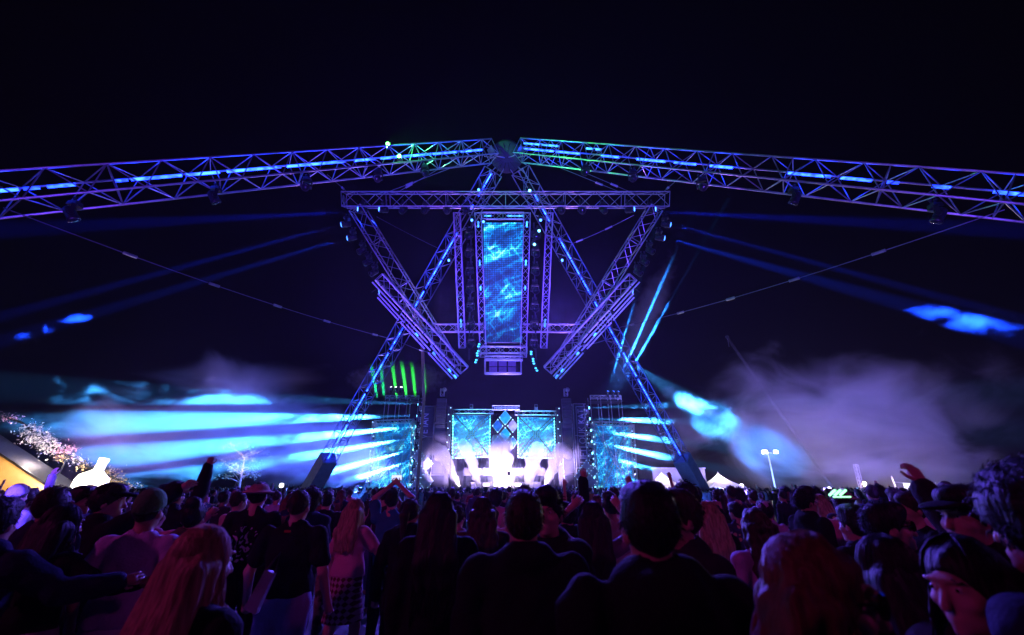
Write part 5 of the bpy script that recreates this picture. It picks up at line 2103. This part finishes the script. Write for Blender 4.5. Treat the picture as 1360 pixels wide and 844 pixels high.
SK = [mat('skin light', (.52, .33, .25), .55, 0, .06, 12., .06), mat('skin tan', (.4, .24, .16), .55, 0, .06, 12., .06), mat('skin deep', (.17, .09, .06), .55, 0, .06, 12., .06)]
HB, HD, HF, HR_ = hairmat('black', (.012, .01, .01)), hairmat('dark brown', (.035, .022, .015)), hairmat('fair', (.34, .24, .13)), hairmat('auburn', (.13, .05, .03))
CK = {'black': cloth('black', (.012, .012, .014)), 'charcoal': cloth('charcoal', (.03, .03, .036)), 'navy': cloth('navy', (.02, .024, .06)), 'white': cloth('white', (.68, .67, .68)),
      'grey': cloth('grey', (.22, .22, .24)), 'pink': cloth('pink', (.62, .3, .38)), 'lilac': cloth('lilac', (.45, .4, .6)), 'teal': cloth('teal', (.03, .2, .24)), 'olive': cloth('olive', (.1, .1, .05)),
      'red': cloth('red', (.4, .04, .05)), 'beige': cloth('beige', (.45, .38, .3)), 'brown': cloth('brown', (.1, .055, .035)), 'denim': cloth('denim', (.08, .11, .2)), 'green': cloth('green', (.1, .32, .1)),
      'pale blue': cloth('pale blue', (.28, .34, .55)),
      'plaid': cloth('plaid', (.12, .02, .03), 'plaid', (.5, .3, .34), 6.), 'tie': cloth('tie dye', (.25, .2, .26), 'tie', (.75, .72, .72), 8.), 'camo': cloth('camo', (.04, .05, .03), 'camo', (.26, .24, .17), 6.),
      'floral': cloth('floral', (.55, .4, .2), 'floral', (.04, .05, .07), 9.), 'print': cloth('back print', (.012, .012, .014), 'print', (.62, .62, .68))}
SHOE = mat('shoe rubber', (.03, .03, .03), .6)


def put(name, VQ, m, parent, s=1., clear=None):
    me = mesh_np(name, VQ[0] * s, VQ[1])
    me.materials.append(m)
    o = bpy.data.objects.new(name, me)
    C.objects.link(o)
    if parent:
        o.parent = parent
    return o


NEAR = []


def person(px, py, Y, label, yaw=0., H=None, h=.014, hair='short', hairm=HB, top='tee', topm='black', low='trousers', lowm='black', sk=0, hat=None, hatm='black',
           glasses=False, nstr=0, front=.9, slen=.35, wave=.01, seed=0, dx=0., curl=.5, hem=None, group='people standing close to the camera', **kw):
    P = W(px, py, Y)
    extra = .03 if hat or hair in ('curly', 'bun') else .012
    H = H or max(1.52, min(1.95, P.z - extra))
    fg = Fig(H, **kw)
    s = fg.s
    hx = fg.h((0, 0, 1.7))
    b = put('person', body_mesh(fg, h, True, True, curl), SK[sk], None, s)
    b.location = (P.x, Y, 0)
    b.rotation_euler = (0, 0, yaw)
    tag(b, label, 'person', group)
    put({'tee': 'shirt', 'hoodie': 'hoodie', 'jacket': 'jacket', 'shirt': 'shirt', 'tank': 'vest', 'crop': 'crop_top'}[top], top_mesh(fg, h, top, seed, hem), CK[topm], b, s)
    put({'trousers': 'trousers', 'slim': 'trousers', 'shorts': 'shorts', 'skirt': 'skirt'}[low], legs_mesh(fg, h * 1.15, low, seed + 3), CK[lowm], b, s)
    if hair:
        VQ = hair_mesh(fg, h * .85, hair, seed)
        if nstr:
            v2, q2 = strands(fg, int(nstr * 1.7), slen, seed, wave, r=.0028, front=front)
            VQ = (np.concatenate([VQ[0], v2]), np.concatenate([VQ[1], q2 + len(VQ[0])]))
        if hair in ('short', 'fade', 'tuft', 'curly', 'bun', 'pony'):
            v2, q2 = fuzz(fg, 520, .016, seed, .0016) if hair == 'fade' else fuzz(fg, 1500, .055, seed, .002, .9, .009) if hair == 'curly' else fuzz(fg, 620, .02 if hair != 'tuft' else .04, seed, .002, .22 if hair != 'tuft' else .5)
            VQ = (np.concatenate([VQ[0], v2]), np.concatenate([VQ[1], q2 + len(VQ[0])]))
        put('hair', VQ, hairm, b, s)
    if hat:
        put({'cap': 'cap', 'bucket': 'bucket_hat', 'beanie': 'beanie'}[hat], hair_mesh(fg, h * .8, hat, seed), CK[hatm], b, s)
    if Y < 3.5:
        for e in (-1, 1):
            c = Vector(fg.h((e * .034, .0835, 1.6425))) * s
            m = MB()
            m.lathe([(.002, -.0085), (.0075, -.005), (.009, 0), (.0075, .005), (.002, .0085)], c, None, 10)
            eb = m.build('eye', mat('eye white', (.6, .58, .56), .15, 0, .02), b, True)
            d = Vector(fg.HR @ np.array((0, 1., 0)))
            m = MB()
            m.lathe([(.0045, 0), (.004, .002), (.001, .0026)], c + d * .0078 * s, d.to_track_quat('Z', 'Y').to_matrix(), 10)
            m.build('iris', mat('iris brown', (.03, .018, .01), .1), eb)
            m = MB()
            m.path([Vector(fg.h((e * .016, .1, 1.664))) * s, Vector(fg.h((e * .035, .098, 1.671))) * s, Vector(fg.h((e * .054, .083, 1.664))) * s], [.003, .004, .002], 5)
            m.build('eyebrow', hairm, b)
    for e in (-1, 1):
        m = MB()
        an = (e * .105, -.02 + fg.step * e)
        m.path([Vector((an[0], an[1] - .075, .05)) * s, Vector((an[0], an[1] - .03, .05)) * s, Vector((an[0] + e * .012, an[1] + .09, .045)) * s, Vector((an[0] + e * .02, an[1] + .19, .038)) * s], [.045, .055, .052, .03], 10)
        m.build('shoe', SHOE, b, True)
    if glasses:
        m = MB()
        for e in (-1, 1):
            for (dx_, dz_) in ((0, 0),):
                c = Vector(fg.h((e * .036, .106, 1.642)))
                M = Matrix(fg.HR.tolist())
                m.lathe([(.004, -.004), (.028, -.003), (.028, .003), (.004, .004)], c, M @ Matrix.Rotation(math.pi / 2, 3, 'X'), 12)
            m.tube(Vector(fg.h((e * .06, .1, 1.648))), Vector(fg.h((e * .083, -.005, 1.64))), .004)
        m.tube(Vector(fg.h((-.012, .112, 1.648))), Vector(fg.h((.012, .112, 1.648))), .004)
        for v in m.v:
            v *= s
        m.build('sunglasses', mat('black glass', (.008, .008, .01), .12), b)
    b['_fg'] = 0
    del b['_fg']
    NEAR.append((P.x, Y))
    return b, fg


def phone_at(b, fg, sd=1, label='phone', lit=True, d=(0, 0, .09)):
    S_, E, Wp, dd = fg.J[sd or 1]
    mid = (np.array(fg.J[1][2]) + np.array(fg.J[-1][2])) / 2 if sd == 0 else Wp
    q = Matrix.Rotation(b.rotation_euler.z, 3, 'Z')
    loc = q @ Vector((mid + np.array(d)) * fg.s) + b.location
    rt = empty('phone', loc, label, 'phone', 'phones held up in the crowd', (0, 0, b.rotation_euler.z))
    MB().box((0, 0, 0), (.15, .009, .075) if sd == 0 else (.075, .009, .15)).build('case', BLACKP, rt)
    MB().box((0, -.0055, 0), (.14, .002, .066) if sd == 0 else (.067, .002, .138)).build('phone_screen', mat('phone glow', (.1, .1, .1), emit=(.55, .6, 1), es=1.6), rt)
    return rt


PI = math.pi
J = {}
# ---- the ring of people nearest the camera, left to right
person(6, 664, 2.6, 'dark clad person cut by the left edge of the photo', .2, top='jacket', topm='navy', lowm='navy', arms=('down', 'out'), seed=1)
person(79, 648, 3.2, 'broad man from behind in dark navy jacket with cropped hair at far left', -.15, hair='fade', hairm=HD, top='jacket', topm='navy', low='trousers', lowm='black', wide=1.12, seed=2)
person(112, 645, 4.6, 'person in dark cap turning right just below the white bottle', -1.1, hair='short', hat='cap', top='jacket', topm='black', hy=-.3, seed=3)
person(92, 672, 3.0, 'long dark haired person in black top leaning on the man in green beanie', -.25, hair='long', hairm=HB, top='shirt', topm='black', lowm='grey', low='shorts', arms=('loose', ((.2, .1, -.14), (.24, .06, .03))), sk=1, female=True, seed=4, nstr=70)
person(152, 641, 3.7, 'dark person in a flat cap with one arm pointing up to the right', -.5, hair='short', hat='cap', top='jacket', topm='black', arms=('down', ((.12, .14, .16), (.15, .12, .14))), seed=5, hy=-.5)
person(206, 651, 3.3, 'man in green beanie, lilac tee and white trousers seen from behind', .12, hair='fade', hat='beanie', hatm='green', top='tee', topm='lilac', lowm='white', arms=('loose', 'loose'), wide=1.05, sk=1, seed=6, hem=.95)
b, fg = person(236, 641, 5.0, 'dark jacketed person raising one closed fist at the left', -.1, hair='short', top='jacket', topm='black', arms=('down', ((.06, .06, .24), (.0, .02, .26))), curl=1.5, seed=7)
person(262, 664, 4.0, 'person in olive jacket with dark bobbed hair behind the blurred blonde', .3, hair='bun', hairm=HB, top='jacket', topm='olive', seed=8, female=True, H=1.62)
person(212, 668, 4.6, 'pink sleeved arm raised person half hidden right of the green beanie', .1, hair='short', top='shirt', topm='pink', arms=('down', ((.12, .1, .05), (.1, .1, .15))), seed=9)
person(282, 692, 1.75, 'blonde woman with long straight hair very close to the camera at lower left', -.35, hair='long', hairm=HF, top='jacket', topm='black', seed=10, h=.011, nstr=260, slen=.62, wave=.008, female=True, hy=-.1, H=1.6, arms=('down', 'down'))
person(347, 640, 5.2, 'person in beige bucket hat and black tee with white scrawled back print', .05, hair='short', hat='bucket', hatm='beige', top='tee', topm='print', wide=1.12, seed=11, arms=('loose', 'front'))
person(401, 652, 4.0, 'man in black tee and pale blue shorts standing with arms out', .0, hair='fade', hairm=HD, top='tee', topm='black', low='shorts', lowm='pale blue', arms=('loose', 'loose'), wide=1.12, seed=12, hem=.97)
person(436, 653, 6.6, 'person in black tee and camouflage trousers behind the man in shorts', .2, hair='short', hairm=HB, top='tee', topm='black', lowm='camo', seed=13)
person(474, 664, 5.1, 'long haired blonde woman in pink top with plaid shirt tied round her waist', -.3, hair='long', hairm=HF, top='tee', topm='pink', low='skirt', lowm='plaid', arms=('down', ((.12, .1, -.2), (.2, .12, -.04))), female=True, step=.16, seed=14, nstr=160, slen=.42, h=.013, hem=.98)
b, fg = person(522, 652, 6.2, 'person in teal top filming with both arms raised before the left lamp mast', .0, hair='short', hairm=HB, top='tee', topm='teal', arms=(((.07, .08, .25), (-.2, .04, .17)), ((.07, .08, .25), (-.2, .04, .17))), seed=15)
phone_at(b, fg, 0, 'phone held high in both hands by the person in teal', d=(0, .03, .1))
person(546, 668, 4.3, 'brown haired woman in black top and shorts with bare legs', -.1, hair='pony', hairm=HD, top='hoodie', topm='black', low='shorts', lowm='black', female=True, H=1.64, seed=16, arms=('loose', 'bent'))
person(585, 658, 3.1, 'woman with very long black hair in black jacket over a tan hem', .05, hair='long', hairm=HB, top='jacket', topm='black', low='skirt', lowm='beige', female=True, seed=17, nstr=220, slen=.6, wave=.006, H=1.7, wide=1.1, hem=.72)
person(641, 662, 4.2, 'tall person with dark braids in brown top left of centre', .1, hair='longwave', hairm=HD, top='shirt', topm='brown', seed=18, nstr=60, slen=.4, sk=2)
person(609, 672, 5.2, 'pink topped person lifting an arm between two dark figures left of centre', -.2, hair='pony', hairm=HD, top='tee', topm='pink', arms=('bent', ((.1, .1, .1), (-.02, .1, .22))), female=True, seed=19)
person(696, 655, 2.25, 'broad man from behind in black jacket left of the photo centre line of heads', .0, hair='short', hairm=HD, top='jacket', topm='black', wide=1.18, seed=20, h=.012)
person(727, 653, 2.9, 'laughing man in dark cap of hair facing back towards the camera', PI - .55, hair='tuft', hairm=HB, top='jacket', topm='black', seed=21, h=.011, hy=.2)
person(786, 668, 3.7, 'person in white tie dye tee with both hands up on long dark hair', -.1, hair='long', hairm=HB, top='tee', topm='tie', arms=(((.2, .03, .14), (-.2, .05, .17)), ((.2, .03, .1), (-.12, .12, .2))), seed=22, nstr=90, slen=.3, h=.012, female=True, hem=.9)
person(857, 646, 1.55, 'largest man seen from behind in black jacket right of centre', .02, hair='short', hairm=HB, top='hoodie', topm='black', wide=1.2, seed=23, h=.01, H=1.745)
person(897, 653, 2.35, 'man with short brown hair in profile beside the largest man', PI / 2 + .25, hair='short', hairm=HD, top='jacket', topm='charcoal', seed=24, h=.011, wide=1.1)
person(938, 667, 4.1, 'fair haired woman in dark top behind the large black jacket', -.1, hair='long', hairm=HF, top='shirt', topm='black', female=True, seed=25, nstr=120, slen=.3)
person(975, 668, 6.2, 'man in floral shirt with both hands raised to his head', .3, hair='short', hairm=HB, top='shirt', topm='floral', arms=(((.22, .03, .1), (-.16, .08, .18)), ((.22, .03, .1), (-.16, .08, .18))), seed=26, sk=1)
person(1013, 664, 5.6, 'person in pale cap and lilac top left of the man in black with yellow print', .1, hair='short', hat='cap', hatm='lilac', top='shirt', topm='lilac', seed=27)
person(1066, 650, 4.9, 'man in profile with tufted dark hair and small yellow print on black jacket', -PI / 2 + .1, hair='tuft', hairm=HB, top='jacket', topm='black', seed=28, h=.012)
person(1000, 686, 3.3, 'person with dark brown hair and violet sleeve behind the wavy haired woman', .15, hair='longwave', hairm=HD, top='shirt', topm='lilac', seed=29, female=True, H=1.6)
person(1062, 698, 1.12, 'woman with long wavy hair and sunglasses in profile very close at lower right', -PI / 2 - .3, hair='longwave', hairm=HR_, top='jacket', topm='black', seed=30, h=.009, nstr=420, slen=.42, wave=.02, front=1.2, female=True, glasses=True, H=1.63, hp=-.1)
person(1129, 672, 3.2, 'person wearing glowing green novelty glasses pushed up on dark hair', .3, hair='short', hairm=HB, top='jacket', topm='black', seed=31)
person(1170, 668, 2.6, 'man in sunglasses turned to the right with slick dark hair', -PI / 2 - .35, hair='short', hairm=HB, top='shirt', topm='black', seed=32, glasses=True, h=.011)
person(1204, 656, 4.0, 'short haired young man in black tee looking left', PI / 2 - .1, hair='short', hairm=HD, top='tee', topm='black', seed=33, h=.012)
person(1160, 694, 1.75, 'person with long dark hair from behind between the two close women', .1, hair='long', hairm=HB, top='jacket', topm='black', seed=34, female=True, H=1.57, nstr=120)
person(1268, 643, 2.15, 'man in dark baseball cap looking left in black jacket', PI / 2 + .15, hair='short', hairm=HB, hat='cap', top='jacket', topm='black', wide=1.12, seed=35, h=.01)
person(1262, 697, 1.4, 'dark haired woman facing left with violet light on her face', PI / 2 + .22, hair='long', hairm=HB, top='jacket', topm='charcoal', seed=36, h=.009, female=True, H=1.6, nstr=160, slen=.35, hp=-.12)
person(1366, 636, 1.25, 'dark curly head looming at the right edge', .2, hair='curly', hairm=HB, top='jacket', topm='navy', seed=37, h=.011, H=1.77)
person(1322, 672, 2.3, 'person with lifted arm between the cap man and the right edge', .3, hair='short', hairm=HD, top='jacket', topm='charcoal', seed=38, arms=('fist', 'down'))
person(752, 655, 4.6, 'person stretching one black sleeved arm straight up right of centre', .1, hair='short', top='jacket', topm='black', arms=('down', ((.0, .02, .29), (.01, .0, .28))), seed=39, H=1.6)
person(735, 662, 8.2, 'person raising one bare pink lit arm right of centre', 0, hair='short', top='tee', topm='charcoal', arms=('down', ((.04, .02, .29), (.0, .0, .28))), seed=40, h=.02)

# small worn and carried things
def on(b, p, s=1.):
    return Matrix.Rotation(b.rotation_euler.z, 3, 'Z') @ Vector(p) * s + b.location


def by(label):
    return [o for o in S.objects if o.get('label', '').startswith(label)][0]


b = by('person wearing glowing green')
m = MB()
for x in (-.05, .0, .05):
    m.tube((x - .02, .075, 1.70), (x + .03, .06, 1.735), .008)
m.tube((-.08, .04, 1.69), (.08, .04, 1.69), .006)
m.build('glow_glasses', mat('green glow', (.1, .2, .1), emit=(.3, 1, .45), es=2.5), b)
b = by('man in profile with tufted')
m = MB()
t = text('Y', .1, mat('yellow print', (.75, .7, .12), .7), b, (-.2, .02, 1.27), (PI / 2, 0, -PI / 2), 'back_print', .002)
b = by('man in black tee and pale blue')
t = MB().box((0, -.135, 1.42), (.05, .006, .016))
t.build('neck_label', CK['red'], b)
# shiny bag of the man in shorts
c = W(347, 785, 3.3)
rt = empty('foil_bag', c, 'shiny silver bag with cyan reflections hanging left of the pale blue shorts', 'bag')
q = Matrix.Rotation(.35, 3, 'Y')
MB().box((0, 0, 0), (.085, .05, .24), q, .8).build('bag_body', mat('silver foil', (.6, .62, .7), .22, .8, .3, 4, .4), rt)
MB().path([q @ Vector((-.03, 0, .12)), q @ Vector((0, 0, .24)), q @ Vector((.03, 0, .12))], .008).build('strap', DARKM, rt)

# ================================================================== the rest of the crowd
ARMS = {'arms down': ('loose', 'down'), 'arms folded': ('front', 'bent'), 'one arm raised': ('down', 'high'), 'left arm raised': ('up', 'bent'), 'both arms raised': ('up', 'high'),
        'filming with both hands': ('phone', 'phone'), 'hands on head': ('head', 'head'), 'fist raised': ('bent', 'fist')}
HAIRS = {'short dark hair': ('short', None, HB), 'cropped hair': ('fade', None, HD), 'tufted hair': ('tuft', None, HD), 'long dark hair': ('long', None, HB), 'long fair hair': ('long', None, HF),
         'auburn waves': ('longwave', None, HR_), 'a top bun': ('bun', None, HD), 'a ponytail': ('pony', None, HD), 'curly hair': ('curly', None, HB), 'a dark cap': ('short', ('cap', 'black'), HB),
         'a pale cap': ('short', ('cap', 'white'), HD), 'a bucket hat': ('short', ('bucket', 'beige'), HD), 'a grey beanie': ('short', ('beanie', 'grey'), HB)}
TOPS = {'black tee': ('tee', 'black'), 'white tee': ('tee', 'white'), 'dark jacket': ('jacket', 'black'), 'grey hoodie': ('hoodie', 'grey'), 'navy hoodie': ('hoodie', 'navy'), 'pink top': ('tee', 'pink'),
        'lilac shirt': ('shirt', 'lilac'), 'beige shirt': ('shirt', 'beige'), 'red tee': ('tee', 'red'), 'teal tee': ('tee', 'teal'), 'floral shirt': ('shirt', 'floral'), 'denim jacket': ('jacket', 'denim'), 'charcoal shirt': ('shirt', 'charcoal')}
ANCH = [(72, 'below the yellow marquee'), (165, 'below the white bottle'), (290, 'left of the lit tree'), (345, 'under the lit tree'), (420, 'right of the lit tree'), (490, 'by the left truss foot'), (560, 'below the left lamp mast'),
        (600, 'below the left banner tower'), (650, 'below the left square screen'), (690, 'before the central smoke plume'), (740, 'below the right square screen'), (785, 'below the right banner tower'),
        (850, 'by the right mesh screen'), (905, 'by the left pagoda tent'), (985, 'by the largest pagoda tent'), (1060, 'under the floodlight mast'), (1160, 'by the ladder mast'), (1250, 'by the bright white screen'), (3000, 'by the right garland')]


def anchor(px):
    for lim, a in ANCH:
        if px < lim:
            return a


cache = {}
rc = random.Random(21)


def get(key, fn):
    if key not in cache:
        cache[key] = fn()
    return cache[key]


def fig_for(arm, fem):
    return get(('fig', arm, fem), lambda: Fig(1.75, 1.0 if fem else 1.04, fem, hy=.0, arms=ARMS[arm]))


def me_of(key, VQ, mats_):
    me = mesh_np(key, VQ[0], VQ[1], VQ[2] if len(VQ) > 2 else None)
    for m_ in mats_:
        me.materials.append(m_)
    return me


used = set()


def pick(px, row):
    for _ in range(200):
        hk = rc.choice(list(HAIRS))
        tk = rc.choices(list(TOPS), weights=[5, 4, 4, 3, 2, 3, 2.5, 2, 1, 1, 1.5, 1.5, 2])[0]
        ak = rc.choices(list(ARMS), weights=[14, 5, 2, 1.2, 1.2, 2.4, .6, 1.2])[0]
        lab = 'person with %s in %s, %s, %s %s' % (hk, tk, ak, row, anchor(px))
        if lab not in used and len(lab.split()) <= 16:
            used.add(lab)
            return hk, tk, ak, lab
    return hk, tk, ak, lab


taken = list(NEAR)


def free(x, y, d):
    return all((x - a) ** 2 + (y - b) ** 2 > d * d for a, b in taken)


def place_child(name, me, parent, m_=None):
    o = bpy.data.objects.new(name, me)
    C.objects.link(o)
    o.parent = parent
    if m_:
        o.material_slots[0].link = 'OBJECT'
        o.material_slots[0].material = m_
    return o


def hair_fz(fg, hr):
    VQ = hair_mesh(fg, .016, hr, 2)
    v2, q2 = strands(fg, 60, .38, 3, .014 if hr == 'longwave' else .007, r=.005) if hr in ('long', 'longwave') else fuzz(fg, 200, .07, 3, .005, .9, .011) if hr == 'curly' else fuzz(fg, 240, .02, 3, .003, .22)
    return np.concatenate([VQ[0], v2]), np.concatenate([VQ[1], q2 + len(VQ[0])])


LOWC = ['black', 'navy', 'charcoal', 'denim', 'grey', 'beige', 'black', 'charcoal']
mids = []
tries = 0
while len(mids) < 120 and tries < 9000:
    tries += 1
    Y = 4.6 + 9.5 * rc.random() ** .9
    px = rc.uniform(-15, 1375)
    if Y < 6.4 and (430 < px < 640):
        continue
    x = W(px, 660, Y).x
    if not free(x, Y, .5 + .012 * Y):
        continue
    taken.append((x, Y))
    mids.append((px, x, Y))
mids.sort(key=lambda t: t[2])
for px, x, Y in mids:
    row = 'near rows' if Y < 8 else 'middle rows'
    hk, tk, ak, lab = pick(px, row)
    fem = hk in ('long dark hair', 'long fair hair', 'auburn waves', 'a top bun', 'a ponytail')
    fg = fig_for(ak, fem)
    hq = .022
    H = rc.gauss(1.62, .05) if fem else rc.gauss(1.71, .05)
    H = max(1.52, min(1.8, H))
    if ak in ('one arm raised', 'left arm raised', 'both arms raised', 'fist raised') and Y < 7 and rc.random() < .5:
        H = min(H, 1.7)
    ls = 'shorts' if rc.random() < .3 else 'trousers'
    root = bpy.data.objects.new('person', get(('b', ak, fem), lambda: me_of('person_body', body_mesh(fg, hq, True, True, 1.4 if 'fist' in ak else .5), [SK[0]])))
    C.objects.link(root)
    tag(root, lab, 'person', 'festival crowd')
    root.location = (x, Y, 0)
    face = math.atan2(x - 0.5, 62 - Y)
    root.rotation_euler = (0, 0, face + rc.gauss(0, .35) + (rc.choice((-1.4, 1.4, 2.8)) if rc.random() < .12 else 0))
    root.scale = (H / 1.75,) * 3
    root.material_slots[0].link = 'OBJECT'
    root.material_slots[0].material = rc.choices(SK, weights=(6, 3, 1))[0]
    tt, tc_ = TOPS[tk]
    place_child({'tee': 'shirt', 'shirt': 'shirt', 'hoodie': 'hoodie', 'jacket': 'jacket'}[tt], get(('t', ak, fem, tt), lambda: me_of('top', top_mesh(fg, hq, tt, 3), [CK['black']])), root, CK[tc_])
    place_child(ls, get(('l', fem, ls), lambda: me_of(ls, legs_mesh(fg, .026, ls, 2), [CK['black']])), root, CK[rc.choice(LOWC)])
    hr, hat, hm = HAIRS[hk]
    place_child('hair', get(('h', hr, fem), lambda: me_of('hair', hair_fz(fg, hr), [HB])), root, hm)
    if hat:
        place_child({'cap': 'cap', 'bucket': 'bucket_hat', 'beanie': 'beanie'}[hat[0]], get(('k', hat[0], fem), lambda: me_of('hat', hair_mesh(fg, .015, hat[0], 2), [CK['black']])), root, CK[hat[1]])
    if ak == 'filming with both hands':
        rt = phone_at(root, type('F', (), {'J': fg.J, 's': H / 1.75}), 0, d=(0, .05, .08))
        rt['label'] = 'phone held up by the person with %s in %s %s' % (hk, tk, anchor(px))


# farther back: one mesh per person, too small to show parts
def far_mesh(ak, fem, tt, hr, hat):
    fg = fig_for(ak, fem)
    hq = .036
    parts = [body_mesh(fg, hq, False, False), get(('ft', ak, fem, tt), lambda: top_mesh(fg, hq, tt, 3)), get(('fl', fem), lambda: legs_mesh(fg, .045, 'trousers', 2)), get(('fh', hr, fem), lambda: hair_mesh(fg, .03, hr, 2))]
    if hat:
        parts.append(get(('fk', hat, fem), lambda: hair_mesh(fg, .026, hat, 2)))
    V, Q_, M_ = [], [], []
    n = 0
    for i, (v, q) in enumerate(parts):
        V.append(v)
        Q_.append(q + n)
        M_.append(np.full(len(q), i))
        n += len(v)
    return me_of('person_far', (np.concatenate(V), np.concatenate(Q_), np.concatenate(M_)), [SK[0], CK['black'], CK['charcoal'], HB] + ([CK['black']] if hat else []))


fars = []
tries = 0
while len(fars) < 135 and tries < 9000:
    tries += 1
    Y = 14 + 20 * rc.random() ** 1.1
    px = rc.uniform(-5, 1365)
    x = W(px, 655, Y).x
    if (Y > 30 and px < 84) or not free(x, Y, .62):
        continue
    taken.append((x, Y))
    fars.append((px, x, Y))
fars.sort(key=lambda t: t[2])
FH = ['short', 'fade', 'long', 'tuft', 'bun']
for px, x, Y in fars:
    row = 'far rows' if Y < 24 else 'farthest rows'
    hk, tk, ak, lab = pick(px, row)
    fem = hk in ('long dark hair', 'long fair hair', 'auburn waves', 'a top bun', 'a ponytail')
    tt, tc_ = TOPS[tk]
    hr, hat, hm = HAIRS[hk]
    root = bpy.data.objects.new('person', get(('f', ak, fem, tt, hr, hat and hat[0]), lambda: far_mesh(ak, fem, tt, hr, hat and hat[0])))
    C.objects.link(root)
    tag(root, lab, 'person', 'festival crowd')
    H = max(1.54, min(1.82, rc.gauss(1.63, .05) if fem else rc.gauss(1.71, .05)))
    root.location = (x, Y, 0)
    root.rotation_euler = (0, 0, math.atan2(x, 62 - Y) + rc.gauss(0, .4))
    root.scale = (H / 1.75,) * 3
    mm = [rc.choices(SK, weights=(6, 3, 1))[0], CK[tc_], CK[rc.choice(LOWC)], hm] + ([CK[hat[1]]] if hat else [])
    for sl, m_ in zip(root.material_slots, mm):
        sl.link = 'OBJECT'
        sl.material = m_

# the packed crowd right before the stage reads as one mass
VS, QS, MS = [], [], []
n = 0
variants = []
for ak, fem, tt, hr in (('arms down', False, 'tee', 'short'), ('arms folded', True, 'tee', 'long'), ('one arm raised', False, 'jacket', 'fade'), ('both arms raised', False, 'tee', 'short'), ('arms down', True, 'shirt', 'bun'), ('arms folded', False, 'hoodie', 'short')):
    fg = fig_for(ak, fem)
    hq = .07
    ps = [body_mesh(fg, hq, False, False), top_mesh(fg, hq, tt, 3), hair_mesh(fg, .05, hr, 2)]
    variants.append(ps)
for i in range(1500):
    Y = 33 + 24 * rc.random()
    px = rc.uniform(-10, 1370)
    x = W(px, 655, Y).x
    if Y > 34 and x < W(84, 652, Y).x or (Y > 56 and abs(x) < 14):
        continue
    ps = rc.choices(variants, weights=(6, 5, 1.2, .8, 4, 5))[0]
    a = math.atan2(x, 62 - Y) + rc.gauss(0, .4)
    s = rc.gauss(.96, .03)
    Rm = Rz(a) * s
    cs = rc.choice((2, 2, 3, 4, 5, 2, 3))
    for k, (v, q) in enumerate(ps):
        VS.append(v @ Rm.T + np.array((x, Y, 0)))
        QS.append(q + n)
        MS.append(np.full(len(q), (0, cs, 1)[k]))
        n += len(v)
me = me_of('packed_crowd', (np.concatenate(VS), np.concatenate(QS), np.concatenate(MS)), [SK[0], HB, CK['black'], CK['navy'], CK['grey'], CK['lilac']])
o = bpy.data.objects.new('packed_crowd', me)
C.objects.link(o)
tag(o, 'packed mass of tiny crowd heads right before the stage', 'crowd', None, 'stuff')
print('CROWD', len(mids), len(fars), len(me.vertices))
